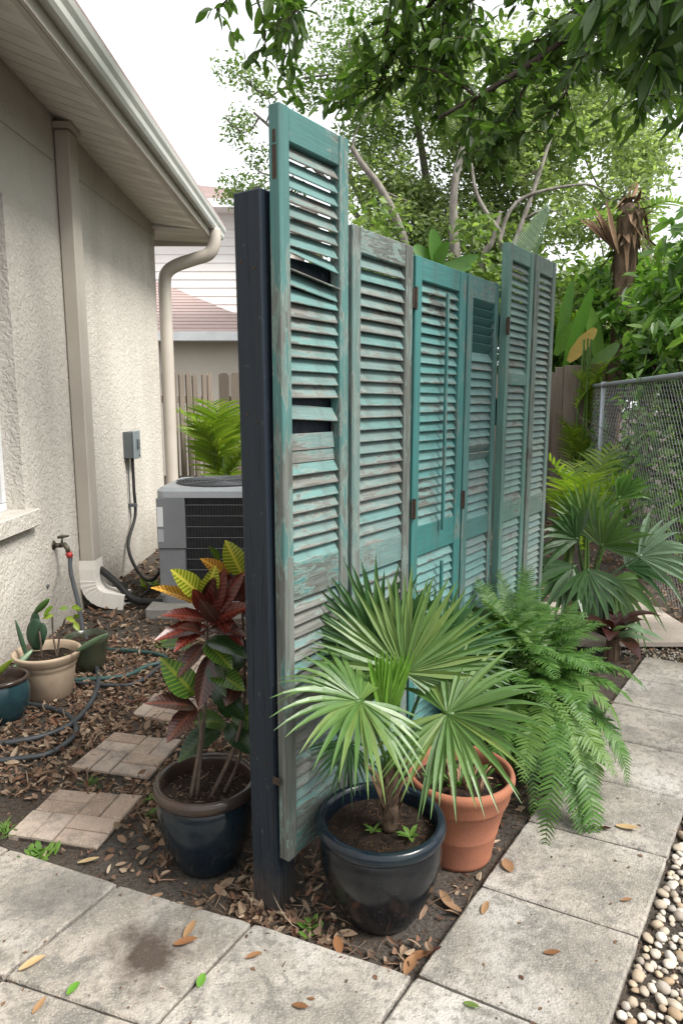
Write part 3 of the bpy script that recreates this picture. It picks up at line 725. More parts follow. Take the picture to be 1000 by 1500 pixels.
m = MB(); m.box(-12, -.55, 16.36, 16.40, 5.88, 6.06); m.box(-.59, -.55, 16.40, 24, 5.88, 6.06); m.box(-12, -.6, 16.4, 17, 5.90, 5.93); wb(m, 'fascia', M['whitepaint'], nb)
m = MB(); m.box(-12, -1.6, 14.2, 16.95, 0, 2.82); wb(m, 'lower_wall', M['nwall'], nb)
roofpatch((-12.4, 13.7, 2.86), (-1.2, 13.7, 2.86), (-4.4, 16.96, 4.35), (-12.4, 16.96, 4.35), 17, 'lower_roof')
roofpatch((-1.2, 13.7, 2.86), (-1.2, 17, 2.86), (-4.4, 16.96, 4.35), (-4.4, 16.96, 4.35), 4, 'lower_roof')
m = MB(); m.box(-12.4, -1.16, 13.66, 13.70, 2.70, 2.87); m.box(-1.20, -1.16, 13.70, 17, 2.70, 2.87); m.box(-12.4, -1.2, 13.7, 14.2, 2.71, 2.74); wb(m, 'lower_fascia', M['whitepaint'], nb)

# ================================================================== fences
def picket_fence(label, p0, p1, h, w_, gap, mat, rails=True, name='picket_fence'):
    p0, p1 = Vector((*p0, 0)), Vector((*p1, 0)); L = (p1 - p0).length; an = math.atan2(p1.y - p0.y, p1.x - p0.x)
    r = thing(name, label, 'fence', p0, an)
    for k in range(int(L / (w_ + gap))):
        m = MB(); hh = h + rg(.012); c = .03; x0, x1 = 0, w_; y0, y1 = -.01, .01
        out = [(x0, 0), (x1, 0), (x1, hh - c), (x1 - c, hh), (x0 + c, hh), (x0, hh - c)]
        i0 = len(m.v); m.v += [(x, y0, z) for x, z in out] + [(x, y1, z) for x, z in out]; n6 = 6
        m.f += [tuple(range(6)), tuple(range(11, 5, -1))] + [(j, j + 6, (j + 1) % 6 + 6, (j + 1) % 6) for j in range(6)]
        m.build('picket', mat, r, M=T(k * (w_ + gap), rg(.003), .03) @ Matrix.Rotation(rg(.006), 4, 'Y'))
    for z in (.35, 1.5):
        m = MB(); m.bbox(0, L, .013, .05, z, z + .085, .003); m.build('rail', mat, r)
    return r
picket_fence('weathered grey picket fence along the back of the yard', (-1.62, 9.2), (3.12, 9.0), 1.84, .135, .012, M['fence'])
picket_fence('short run of weathered pickets seen edge on beside the house corner', (-2.15, 8.0), (-1.66, 9.1), 1.84, .09, .06, M['fence'])
pf = thing('fence_panel', 'brown wooden boards standing beside the chain link fence', 'fence', (2.62, 8.55, 0), R(-6))
for k, (ww, mt) in enumerate(((.10, 'fence'), (.26, 'fence'), (.22, 'fencebrown'), )):
    x = (0, .105, .375)[k]; m = MB(); m.bbox(x, x + ww, -.014 - k * .012, .012, .02, 1.93 + k * .02, .004); m.build('board', M[mt], pf)
cl = thing('chain_link_fence', 'grey galvanised chain link fence on the right', 'fence', (3.08, 8.7, 0))
c0, c1 = Vector((3.08, 8.7, 0)), Vector((1.98, 2.2, 0)); cd = (c1 - c0).normalized(); CLL = (c1 - c0).length; CH = 1.70
m = MB(); m.tube([cd * -.05 + Vector((0, 0, CH)), cd * (CLL + .05) + Vector((0, 0, CH))], .021, 10); m.build('top_rail', M['galv'], cl, True)
for s in (.02, .98, 4.2, 6.5):
    m = MB(); p = cd * s; m.tube([p + Vector((0, 0, -.1)), p + Vector((0, 0, CH + .01))], .026 if s < 4 else .024, 10); m.tube([p + Vector((0, 0, CH - .03)), p + Vector((0, 0, CH + .03))], .032, 10); m.build('post', M['galv'], cl, True)
m = MB(); pitch = .078; zz0, zz1 = .03, CH - .01; sd = Vector((cd.y, -cd.x, 0)) * .004; hh = zz1 - zz0
k = -int(hh / pitch)
while k * pitch < CLL:
    for sg in (1, -1):
        s0 = k * pitch; a0 = max(0, -s0); a1 = min(hh, CLL - s0)
        if a1 > a0:
            za, zb_ = (zz0 + a0, zz0 + a1) if sg > 0 else (zz1 - a0, zz1 - a1)
            m.tube([cd * (s0 + a0) + Vector((0, 0, za)) + sd * sg, cd * (s0 + a1) + Vector((0, 0, zb_)) + sd * sg], .0016, 3, False)
    k += 1
m.build('wire_mesh', M['wire'], cl)

# ================================================================== the shutter screen
fr = thing('screen_frame', 'dark navy square post with rails that carries the shutter screen', 'post', dn(1.4135, -1.2345))
def navypost(d0, d1, n0, n1, z1, lean=0):
    m = MB(); p = [dn(d0, n0), dn(d1, n0), dn(d1, n1), dn(d0, n1)]
    m.bbox(d0, d1, -n1, -n0, 0, z1, .004); m.v = [tuple(DV * v[0] - NV * v[1] + Vector((-lean * v[2], 0, v[2]))) for v in m.v]; return m
wb(navypost(1.367, 1.46, -1.283, -1.190, 2.03, .006), 'post', M['navy'], fr)
wb(navypost(3.30, 3.39, -1.283, -1.190, 1.95), 'post', M['navy'], fr)
for (za, zb_) in ((1.79, 1.88), (1.40, 1.52), (.45, .54)):
    m = MB(); m.bbox(1.462, 3.298, 1.194, 1.228, za, zb_, .003); m.v = [tuple(DV * v[0] - NV * v[1] + Vector((0, 0, v[2]))) for v in m.v]; wb(m, 'rail', M['navy'], fr)
for (n_, z_) in ((-1.26, 1.86), (-1.215, 1.84), (-1.25, 1.47), (-1.22, 1.45), (-1.255, .5), (-1.215, .48)):
    m = MB(); p = dn(1.3672, n_, z_) + Vector((-.006 * z_, 0, 0)); m.tube([p, p - DV * .002], .0045, 8); wb(m, 'screw', M['rust'], fr)
m = MB(); m.bbox(1.374, 1.376, 1.168, 1.200, .425, .448, .0005); m.v = [tuple(DV * (v[0] - .008) - NV * v[1] + Vector((0, 0, v[2]))) for v in m.v]; wb(m, 'bracket', M['rust'], fr)
TH = .036
def shutter(label, d0, d1, nface, z0, z1, sl_, sr_, tr, br, mids, pitch, mst, mrl, msl, tilt=52, rods=(), special=None, hinges=(), tiltf=None):
    r = thing('shutter', label, 'shutter', dn(d0, nface, z0), AX, group='old louvred shutters of the garden screen')
    W = d1 - d0; H = z1 - z0
    for (a, e) in ((0, sl_), (W - sr_, W)):
        m = MB(); m.bbox(a, e, 0, TH, 0, H, .003); m.build('stile', mst, r)
    rails = sorted([(0, br)] + [(a - z0, e - z0) for (a, e) in mids] + [(H - tr, H)])
    for (a, e) in rails:
        m = MB(); m.bbox(sl_ + .0006, W - sr_ - .0006, .003, TH - .003, a, e, .003); m.build('rail', mrl, r)
    sw = W - sl_ - sr_ - .003; me = MB(); hw = .0268 * pitch / .04
    me.bbox(-sw / 2, sw / 2, -hw, hw, -.0023, .0023, .0014); variants = [me.mesh('slat', q) for q in msl]
    for (lo, hi) in [(rails[i][1], rails[i + 1][0]) for i in range(len(rails) - 1)]:
        n = max(1, int(round((hi - lo) / pitch))); pt = (hi - lo) / n
        for k in range(n):
            z = lo + pt * (k + .5); zw = z + z0; tl = (tiltf(zw) if tiltf else tilt) + rg(1.6); roll = rg(.004); yy = TH * .5; mm = random.choice(variants); dz = 0
            if special:
                s = special(zw, k)
                if s == 'skip': continue
                if s: tl = s.get('tilt', tl); roll = s.get('roll', roll); yy += s.get('y', 0); dz = s.get('dz', 0); mm = variants[s['m']] if 'm' in s else mm
            link('slat', mm, r, T(sl_ + .0015 + sw / 2, yy, z + dz) @ Matrix.Rotation(roll, 4, 'Y') @ Matrix.Rotation(R(tl), 4, 'X'))
    for (x, a, e) in rods:
        m = MB(); m.bbox(x - .006, x + .006, -.020, -.008, a - z0, e - z0, .002); rd = m.build('tilt_rod', mst, r)
    for (x, z) in hinges:
        m = MB(); m.bbox(x - .016, x + .016, -.004, -.0006, z - z0 - .032, z - z0 + .032, .001); m.tube([(x, -.006, z - z0 - .036), (x, -.006, z - z0 + .036)], .006, 8); m.build('hinge', M['rust'], r)
    return r
GW = (.158, .172, .154)
TEAL, TEALP = (.045, .19, .18), (.14, .30, .27)
def trio(nm, paint, pale, wear, zlo=0., wood=GW):
    return (shuttermat(nm + '_stile', paint, pale, wood, wear, 'z', zlo), shuttermat(nm + '_rail', paint, pale, wood, wear - .02, 'x', zlo), shuttermat(nm + '_slat', tuple(k * 1.0 + .01 for k in pale), tuple(min(.5, k * 1.12 + .05) for k in pale), wood, wear - .08, 'x', zlo, .17))
greyslat = shuttermat('grey_slat', (.145, .235, .22), (.21, .29, .275), (.22, .23, .21), .01, 'x', 0., .17)
wornslat = shuttermat('worn_slat', (.125, .225, .21), (.19, .275, .26), (.205, .205, .185), .05, 'x', 0., .17)
s1 = trio('green_shutter', (.045, .17, .16), (.105, .23, .215), .05, .085)
def sp1(z, k):
    if abs(z - 1.840) < .0173: return {'tilt': 18, 'roll': .10, 'dz': -.014, 'm': 1}
    if abs(z - 1.875) < .0173: return {'tilt': 50, 'roll': .10, 'dz': .004}
    if abs(z - 1.805) < .0173: return {'tilt': 60, 'roll': .09, 'dz': -.002}
    if abs(z - 1.495) < .0173: return 'skip'
    if abs(z - 1.460) < .0173: return {'tilt': 58, 'roll': .05, 'dz': .008}
    if abs(z - 1.425) < .0173: return 'skip'
    if 1.33 < z < 1.408: return {'tilt': 82, 'm': 1, 'y': .006}
    return {'m': 1} if z < 1.2 and rnd() < .6 else None
S1 = shutter('tallest teal shutter with broken slats, fixed to the navy post', 1.378, 1.679, -1.15, .187, 2.222, .040, .043, .080, .135, [(.957, 1.063)], .0345, s1[0], s1[1], [s1[2], wornslat], 58, special=sp1)
m = MB(); m.bbox(-.0012, .004, .012, .022, 1.945, 1.975, .0005); m.bbox(-.0008, .004, .010, .024, 1.86, 1.94, .0004); m.build('lock_mortise', M['rust'], S1)
s2 = trio('grey_shutter', (.12, .205, .19), (.165, .25, .23), .10, .0)
s2r = shuttermat('grey_shutter_rail2', (.13, .25, .24), (.2, .3, .28), GW, .06, 'x')
shutter('weathered grey shutter with faded blue green slats, second from the navy post', 1.70, 2.055, -1.15, .17, 2.005, .044, .046, .072, .12, [(.963, 1.053)], .0365, s2[0], s2r, [greyslat, wornslat, greyslat, s1[2]], 58)
s3 = trio('turquoise_shutter', (.035, .205, .195), (.085, .26, .245), .015)
s3s = shuttermat('turquoise_slat_worn', (.13, .33, .31), (.22, .38, .36), GW, .0, 'x', -.08, .15)
shutter('bright turquoise shutter with a vertical tilt rod, third from the navy post', 2.074, 2.467, -1.15, .16, 1.983, .044, .052, .075, .12, [(.953, 1.064)], .034, s3[0], s3[1], [s3s, s3s, s3[2]], 58,
        rods=[(.208, 1.03, 1.885), (.208, .34, .912)], hinges=[(-.008, 1.843), (.004, 1.133)])
s4 = trio('teal_grey_shutter', (.055, .20, .185), (.12, .25, .235), .0)
shade_sl = shuttermat('shaded_teal_slat', (.02, .10, .095), (.04, .13, .125), GW, -.16, 'x')  # reversed top slats: shade of their undersides painted in as darker teal
def sp4(z, k):
    if z > 1.70: return {'m': 2, 'tilt': -58}
    if abs(z - 1.297) < .02: return {'tilt': -55, 'm': 1}
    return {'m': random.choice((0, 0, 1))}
shutter('teal shutter with top slats coloured darker as shaded undersides, fourth from the navy post', 2.484, 2.787, -1.15, .16, 1.985, .047, .036, .085, .12, [(.946, 1.029)], .0335, s4[0], s4[1], [s4[2], greyslat, shade_sl], 58, special=sp4, hinges=[(-.006, 1.12)])
s5 = trio('pale_green_shutter', (.11, .25, .21), (.165, .285, .245), .02)
shutter('tall pale green grey shutter with two middle rails, fifth from the navy post', 2.790, 3.079, -1.113, .16, 2.149, .034, .038, .065, .12, [(.98, 1.074), (1.575, 1.626)], .030, s5[0], s5[1], [s5[2], greyslat], 58, hinges=[(-.004, 1.815)])
s6 = trio('far_grey_shutter', (.13, .20, .175), (.175, .245, .215), .07)
shutter('narrow grey shutter at the far end of the screen', 3.105, 3.382, -1.113, .16, 2.157, .052, .040, .075, .12, [(.963, 1.06)], .031, s6[0], s6[1], [greyslat, s6[2]], 58)

# ================================================================== pots and their plants
def glazed_pot(r, Rm, h, body, rim, soilz):
    s = Rm / .188; k = h / .31
    m = MB(); m.lathe([(0.0001, 0), (.10 * s, 0), (.108 * s, .006 * k), (.128 * s, .04 * k), (.158 * s, .11 * k), (.176 * s, .18 * k), (.178 * s, .225 * k), (.172 * s, .252 * k), (.168 * s, .262 * k)], 48); pb = m.build('pot', body, r, True)
    m = MB(); m.lathe([(.168 * s, .262 * k), (.178 * s, .266 * k), (.187 * s, .276 * k), (.189 * s, .290 * k), (.184 * s, .303 * k), (.174 * s, .310 * k), (.164 * s, .306 * k), (.159 * s, .295 * k), (.156 * s, .27 * k), (.154 * s, .20 * k)], 48); m.build('rim', rim, pb, True)
    soil(r, pb, .157 * s, soilz)
def soil(r, pb, rad, z):
    m = MB(); n = 26; i0 = 0
    for ri in range(9):
        for j in range(n):
            q = 2 * math.pi * j / n; rr = rad * ri / 8
            x, y = rr * math.cos(q), rr * math.sin(q); m.v.append((x, y, z + .012 * noise.noise(Vector((x * 30, y * 30, r.location.x * 9))) + .006 * noise.noise(Vector((x * 90, y * 90, 2)))))
    for ri in range(8):
        for j in range(n): m.f.append((ri * n + j, ri * n + (j + 1) % n, (ri + 1) * n + (j + 1) % n, (ri + 1) * n + j))
    m.build('soil', M['potsoil'], pb, True)
    m = MB()
    for k in range(150):
        q, rr = ru(0, 6.28), rad * math.sqrt(rnd()) * .95
        m.blade((rr * math.cos(q), rr * math.sin(q), z + .008), (rg(1), rg(1), rg(.25)), (rg(.3), rg(.3), 1), ru(.008, .024), ru(.004, .010), 1, 0, .2)
    tag(m.build('bark_chips', M['l_litter'] if rnd() < .3 else M['chip'], pb), kind='stuff')
LP = lambda t: (.28 + .72 * min(1, t / .48)) if t < .48 else max(.03, (1 - ((t - .48) / .52)) ** .9)
def fan(root, hub, mid, nrm, Rr, n, spread, mat, droop=.25, wid=.080, start=None, name='frond', pr=.005, tipsplit=True):
    hub = Vector(hub); loc = Vector(root.location); mid = Vector(mid).normalized(); nrm = Vector(nrm); side = nrm.cross(mid).normalized(); nrm = mid.cross(side).normalized()
    m = MB()
    if start is not None:
        st = Vector(start); md = (st + hub) / 2 + Vector((0, 0, .06)) + (hub - st).cross(Vector((0, 0, 1))) * .05
        m.tube([p - loc for p in bez(st, md, hub, 8)], [pr * (1.25 - .5 * i / 8) for i in range(9)], 6)
    m.tube([hub - loc - mid * .012, hub - loc + mid * .02], pr * 1.3, 6)
    f = m.build(name, mat, root, True)
    for i in range(n):
        th = R(spread) * (2 * i / (n - 1) - 1)
        d = mid * math.cos(th) + side * math.sin(th)
        d = (d + nrm * (.10 * math.cos(th * .5) + rg(.02)) + Vector((rg(.028), rg(.028), rg(.028)))).normalized()
        L = Rr * (1 - .22 * abs(th) / math.pi) * ru(.89, 1.05)
        b = MB(); b.blade(hub - loc, d, nrm + Vector((0, 0, .0)), L, Rr * wid * ru(.82, 1.05), 7, droop * ru(.4, 1.8), .5, LP, 0., 3)
        b.build('leaflet', mat, f)
    return f

# the palm in the dark glazed pot
AC_ = Vector((.115, 1.832, 0))
pa = thing('potted_palm', 'fan palm in a large dark glazed pot beside the terracotta pot', 'potted palm', AC_)
glazed_pot(pa, .19, .312, M['glaze_black'], M['glaze_blue'], .262)
tb = at(571, 1192, 1.83)
m = MB(); tp_ = [tb - AC_ + Vector((0, 0, -.05)), tb - AC_ + Vector((.002, 0, .03)), tb - AC_ + Vector((.002, 0, .10)), tb - AC_ + Vector((0, 0, .16))]
m.tube(smoothpath(tp_, 4), [.021, .022, .023, .023, .023, .022, .022, .021, .020, .019, .018, .016, .013], 9)
for k in range(70):
    q, z = ru(0, 6.28), ru(-.03, .13); m.blade(tb - AC_ + Vector((.019 * math.cos(q), .019 * math.sin(q), z)), (math.cos(q) * .35, math.sin(q) * .35, 1), (math.cos(q), math.sin(q), 0), ru(.04, .08), ru(.008, .02), 2, 0, .3)
m.build('trunk', M['palmbark'], pa, True)
top = tb + Vector((0, 0, .12))
fan(pa, at(527, 1027, 1.72), (-.62, -.50, .10), (.08, -.50, .86), .27, 42, 155, M['l_fan'], .20, start=top)
fan(pa, at(655, 1045, 1.74), (.72, -.42, .08), (.05, -.62, .78), .30, 44, 150, M['l_fan'], .15, start=top)
fan(pa, at(592, 985, 1.84), (.06, .25, .95), (-.02, -.93, .36), .315, 46, 128, M['l_fan'], .05, start=top)
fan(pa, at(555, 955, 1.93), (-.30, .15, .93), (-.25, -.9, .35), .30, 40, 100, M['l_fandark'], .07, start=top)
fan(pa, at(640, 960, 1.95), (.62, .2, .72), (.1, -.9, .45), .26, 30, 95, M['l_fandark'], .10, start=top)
fan(pa, at(566, 1062, 1.83), (-.02, -.02, 1), (.2, -.95, .1), .235, 16, 17, M['l_young'], -.02, .11, start=top)
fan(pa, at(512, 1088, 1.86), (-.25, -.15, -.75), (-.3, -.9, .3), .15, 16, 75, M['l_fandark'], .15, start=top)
m = MB(); b0 = tb - AC_
for (e, md) in (((-.075, -.02, .17), (-.02, 0, .12)), ((-.055, -.04, .14), (-.04, -.01, .10)), ((.05, -.03, .13), (.02, 0, .10))):
    m.tube(bez(b0 + Vector((0, 0, -.01)), b0 + Vector(md), b0 + Vector(e), 6), [.008, .008, .0075, .007, .006, .006, .005], 6)
m.build('cut_stalk', M['deadfrond'], pa, True)
for (o_, w_) in ((Vector((.055, -.045, -.045)), .016), (Vector((-.05, -.02, -.045)), .010)):
    m = MB()
    for k in range(7):
        q = k * .9 + rg(.2); m.blade(b0 + o_, (math.cos(q), math.sin(q) * .8, ru(.5, 1.1)), (0, 0, 1), ru(.025, .055), w_, 3, .3, .2)
    m.build('seedling', M['l_weed'], pa)

# terracotta pot
BC = Vector((.392, 2.10, 0))
pb_ = thing('terracotta_pot', 'orange terracotta pot with stubby growth under the right palm fan', 'flower pot', BC)
m = MB(); m.lathe([(.0001, 0), (.103, 0), (.110, .004), (.113, .016), (.112, .022), (.128, .10), (.1295, .105), (.131, .110), (.1305, .113), (.152, .205), (.158, .213), (.162, .218)], 48); q_ = m.build('pot', M['terra'], pb_, True)
m = MB(); m.lathe([(.162, .218), (.165, .226), (.170, .262), (.178, .272), (.180, .288), (.176, .300), (.167, .303), (.160, .297), (.156, .27), (.15, .2)], 48); m.build('rim', M['terra'], q_, True)
soil(pb_, q_, .157, .245)
m = MB()
for k in range(14):
    q, rr = ru(0, 6.28), ru(0, .09); m.tube(bez((rr * math.cos(q), rr * math.sin(q), .24), (rr * math.cos(q), rr * math.sin(q), .30), (rr * math.cos(q) * 1.5, rr * math.sin(q) * 1.5, ru(.28, .36)), 4), [.006, .005, .004, .003, .002], 5)
m.build('dead_stem', M['deadfrond'], pb_, True)
m = MB()
for k in range(26):
    q, rr = ru(0, 6.28), ru(0, .11); m.blade((rr * math.cos(q), rr * math.sin(q), .25), (math.cos(q) * .6, math.sin(q) * .6, 1), (math.cos(q), math.sin(q), 0), ru(.05, .12), ru(.012, .025), 4, .4, .2)
m.build('leaves', M['l_fern'], pb_)

# croton in the blue pot behind the post
CC = Vector((-.440, 2.055, 0))
cr = thing('potted_croton', 'croton with red and yellow leaves in a dark blue pot left of the navy post', 'potted plant', CC)
glazed_pot(cr, .168, .30, M['glaze_blue'], M['glaze_brown'], .25)
def cleaf_mesh(ft, curl, fold, nm):
    m = MB(); n = 8; i0 = 0
    for i in range(n + 1):
        t_ = i / n; w_ = .5 * (math.sin(math.pi * min(1, t_ ** ft * .985 + .012)) ** .75)
        zc = -curl * t_ * t_
        for u in (-1, -.5, 0, .5, 1): m.v.append((u * w_ * .42, t_, zc + fold * abs(u) * w_ * .42 + .012 * math.sin(t_ * 26 + u) * abs(u)))
    for i in range(n):
        for j in range(4): a = i * 5 + j; m.f.append((a, a + 1, a + 6, a + 5))
    return m
CM = {}
def cleaf(root, base, tip, W, mk, up=(0, -.5, .85), curl=.12):
    base, tip = Vector(base), Vector(tip); f = tip - base; L = f.length; f = f / L; up = Vector(up); sd = f.cross(up).normalized(); up = sd.cross(f)
    key = (mk, round(curl * 5) / 5)
    if key not in CM: CM[key] = cleaf_mesh(.85, key[1], .35, mk).mesh('leaf', M[mk], True)
    ws = W / .42
    link('leaf', CM[key], root, frame(sd * ws, f * L, up * L, base - Vector(root.location)))
def cl2(bx_, by_, tx, ty, Yb, Yt, wpx, mk, up=(0, -.6, .8), curl=.12):
    cleaf(cr, at(bx_, by_, Yb), at(tx, ty, Yt), wpx * 1.35 / 1000 * Yb, mk, up, curl)
sb = CC + Vector((.005, -.01, .24))
stems = {'a': [sb + Vector((-.03, -.03, 0)), at(300, 1040, 2.03), at(304, 960, 2.04), at(302, 880, 2.03)], 'b': [sb + Vector((.01, -.03, 0)), at(345, 1090, 2.04), at(358, 1020, 2.05), at(356, 920, 2.07), at(352, 850, 2.05)],
         'c': [sb + Vector((-.05, -.035, 0)), at(294, 1080, 2.0), at(288, 1040, 2.0)], 'd': [sb + Vector((.05, .0, 0)), at(352, 1105, 2.1), at(352, 1040, 2.15)]}
for k, P in stems.items():
    m = MB(); q = smoothpath([p - CC for p in P], 5); m.tube(q, [.0072 - .004 * i / (len(q) - 1) for i in range(len(q))], 7); m.build('stem', M['twig'], cr, True)
for a in [
    (298, 874, 250, 834, 2.02, 1.93, 25, 'c_yellow', (.2, -.8, .5), .1), (299, 878, 316, 828, 2.02, 1.95, 21, 'c_yellow', (.3, -.9, .1), .08), (284, 884, 233, 853, 2.02, 1.92, 18, 'c_orange', (0, -.6, .8), .12),
    (355, 842, 330, 791, 2.05, 1.99, 26, 'c_yellow', (.2, -.95, .1), .08), (336, 848, 302, 818, 2.05, 1.98, 19, 'c_orange', (0, -.7, .6), .15), (322, 822, 306, 800, 2.05, 2.0, 9, 'c_green', (0, -.7, .6), .1),
    (304, 905, 330, 832, 2.02, 1.97, 22, 'c_red', (.1, -.95, .1), .1), (306, 900, 352, 845, 2.02, 1.96, 22, 'c_red', (.2, -.9, .3), .15), (304, 915, 360, 880, 2.03, 1.93, 22, 'c_red', (.1, -.7, .7), .2),
    (303, 918, 232, 926, 2.02, 1.9, 22, 'c_red', (0, -.6, .8), .12), (302, 908, 246, 893, 2.02, 1.92, 19, 'c_red', (0, -.6, .7), .2), (300, 920, 262, 932, 2.02, 1.9, 20, 'c_red', (0, -.6, .8), .3),
    (306, 922, 345, 912, 2.02, 1.92, 22, 'c_maroon', (0, -.5, .8), .3), (303, 895, 283, 862, 2.02, 1.95, 18, 'c_red', (.1, -.9, .2), .1), (305, 890, 312, 846, 2.03, 1.97, 18, 'c_maroon', (0, -1, .1), .1),
    (340, 880, 362, 842, 2.06, 2.0, 22, 'c_red', (.2, -.9, .2), .1), (345, 878, 330, 838, 2.06, 2.0, 20, 'c_red', (0, -1, .2), .1), (350, 890, 395, 868, 2.06, 2.0, 22, 'c_red', (.2, -.8, .5), .2),
    (318, 912, 292, 876, 2.0, 1.93, 17, 'c_maroon', (0, -1, .2), .1), (320, 905, 352, 932, 2.0, 1.92, 18, 'c_red', (0, -.6, .8), .4), (300, 930, 270, 912, 2.0, 1.9, 16, 'c_maroon', (0, -.7, .7), .2),
    (302, 938, 358, 952, 2.02, 1.92, 24, 'c_dkgreen', (0, -.4, .9), .2), (300, 944, 261, 978, 2.02, 1.93, 19, 'c_maroon', (0, -.6, .7), .3), (302, 940, 338, 972, 2.02, 1.93, 26, 'c_green', (0, -.5, .8), .2),
    (286, 1018, 242, 970, 2.0, 1.92, 33, 'c_green', (.2, -.85, .4), .12), (286, 1036, 222, 1020, 2.0, 1.9, 26, 'c_maroon', (0, -.5, .85), .2), (288, 1036, 243, 1080, 2.0, 1.9, 26, 'c_maroon', (-.2, -.7, .6), .2),
    (309, 956, 291, 1038, 2.02, 1.95, 24, 'c_maroon', (.3, -.9, .2), .1), (308, 962, 326, 1020, 2.02, 1.95, 20, 'c_dkgreen', (-.2, -.9, .3), .2), (310, 982, 354, 1002, 2.03, 1.93, 28, 'c_green', (0, -.5, .85), .2),
    (300, 1000, 262, 1000, 2.05, 2.0, 24, 'c_dkgreen', (0, -.5, .85), .2), (312, 1010, 356, 1040, 2.06, 1.98, 26, 'c_dkgreen', (0, -.5, .85), .3), (352, 990, 330, 1030, 2.06, 1.98, 24, 'c_maroon', (0, -.7, .6), .2),
    (322, 1066, 264, 1094, 2.12, 2.0, 32, 'c_dkgreen', (0, -.4, .9), .3), (330, 1060, 290, 1050, 2.14, 2.05, 30, 'c_green', (0, -.5, .8), .2), (335, 1060, 365, 1090, 2.1, 2.0, 30, 'c_dkgreen', (0, -.5, .8), .3), (330, 1050, 345, 1010, 2.14, 2.08, 28, 'c_dkgreen', (0, -.9, .3), .2),
    (318, 1045, 278, 1090, 2.15, 2.12, 26, 'c_green', (0, -.6, .8), .3), (340, 1040, 385, 1060, 2.12, 2.05, 28, 'c_green', (0, -.6, .8), .3), (352, 940, 395, 960, 2.08, 2.0, 26, 'c_dkgreen', (0, -.5, .85), .3), (352, 960, 330, 985, 2.08, 2.0, 24, 'c_dkgreen', (0, -.5, .85), .3),
    (355, 900, 400, 905, 2.08, 2.1, 24, 'c_maroon', (0, -.5, .85), .3), (356, 860, 392, 830, 2.06, 2.1, 24, 'c_orange', (0, -.7, .6), .2), (356, 920, 320, 948, 2.08, 2.0, 22, 'c_maroon', (0, -.6, .7), .5), (280, 945, 238, 940, 2.3, 2.25, 20, 'c_green', (0, -.5, .8), .2)]:
    cl2(*a)

# pots by the wall
P1 = at(73, 1010, 3.36); P1 = Vector((P1.x, 3.36, 0))
p1 = thing('planter', 'round beige plastic planter with cactus and pale stems by the house wall', 'flower pot', P1)
m = MB(); m.lathe([(.0001, 0), (.105, 0), (.113, .008), (.135, .15), (.139, .165), (.142, .168), (.146, .19)], 40); q_ = m.build('pot', M['beigepot'], p1, True)
m = MB(); m.lathe([(.146, .19), (.154, .198), (.163, .222), (.168, .232), (.168, .240), (.160, .245), (.150, .238), (.143, .215), (.138, .16)], 40); m.build('rim', M['beigepot'], q_, True)
soil(p1, q_, .142, .20)
def pad_(root, base, tip, W, mat=M['l_cactus'], th=.009):
    base, tip = Vector(base) - Vector(root.location), Vector(tip) - Vector(root.location); f = tip - base; L = f.length; sd = f.cross(Vector((0, 1, 0))).normalized(); m = MB(); n = 10
    for i in range(n + 1):
        t_ = i / n; w_ = W * .5 * math.sin(math.pi * (t_ * .94 + .05)) ** .6; c = base + f * t_
        for j in range(8):
            q = j * math.pi / 4; m.v.append(tuple(c + sd * w_ * math.cos(q) + Vector((0, 1, 0)) * th * math.sin(q) * (w_ / (W * .5) + .1)))
    for i in range(n):
        for j in range(8): k = (j + 1) % 8; m.f.append((i * 8 + j, i * 8 + k, i * 8 + 8 + k, i * 8 + 8 + j))
    m.f.append(tuple(range(8))[::-1]); m.f.append(tuple(range(n * 8, n * 8 + 8))); return m.build('cactus_pad', mat, root, True)
pad_(p1, at(54, 952, 3.4), at(52, 905, 3.4), .10); pad_(p1, at(50, 925, 3.42), at(53, 894, 3.42), .05); pad_(p1, at(62, 940, 3.38), at(64, 912, 3.38), .045)
pad_(p1, at(42, 970, 3.33), at(23, 908, 3.33), .026); pad_(p1, at(51, 898, 3.40), at(73, 877, 3.36), .035, M['l_fern'])
pad_(p1, at(112, 954, 3.28), at(158, 928, 3.20), .030, M['l_silver'], .006); pad_(p1, at(48, 952, 3.3), at(15, 985, 3.2), .03, M['l_silver'], .006)
m = MB()
for P in ([at(62, 970, 3.36), at(60, 940, 3.36), at(58, 925, 3.37)], [at(84, 968, 3.4), at(88, 930, 3.42), at(97, 905, 3.42)], [at(84, 965, 3.4), at(78, 930, 3.42), at(77, 900, 3.42)], [at(92, 972, 3.3), at(100, 958, 3.3), at(112, 952, 3.28)]):
    m.tube([p - P1 for p in smoothpath(P, 4)], .005, 5)
m.build('stem', M['twig'], p1, True)
m = MB()
for (x, y, q) in ((97, 905, 0), (105, 890, .5), (112, 895, 1), (114, 905, 1.6), (100, 892, 2.4), (78, 902, 3), (78, 888, 4), (95, 958, 5), (92, 966, 1), (108, 912, 5.4), (70, 972, 2), (66, 968, 4), (88, 975, .6)):
    m.blade(at(x, y, 3.4) - P1, (math.cos(q), -.3, math.sin(q) * .6), (0, -.7, .7), ru(.04, .06), .03, 4, .3, .2)
m.build('leaves', M['l_areca'], p1)
P2 = Vector((at(8, 1040, 3.08).x, 3.08, 0))
p2 = thing('planter', 'small teal glazed pot with a silver leafed plant at the left edge', 'flower pot', P2)
m = MB(); m.lathe([(.0001, 0), (.07, 0), (.078, .006), (.10, .05), (.116, .11), (.118, .15), (.112, .185), (.108, .195)], 40); q_ = m.build('pot', M['glaze_teal'], p2, True)
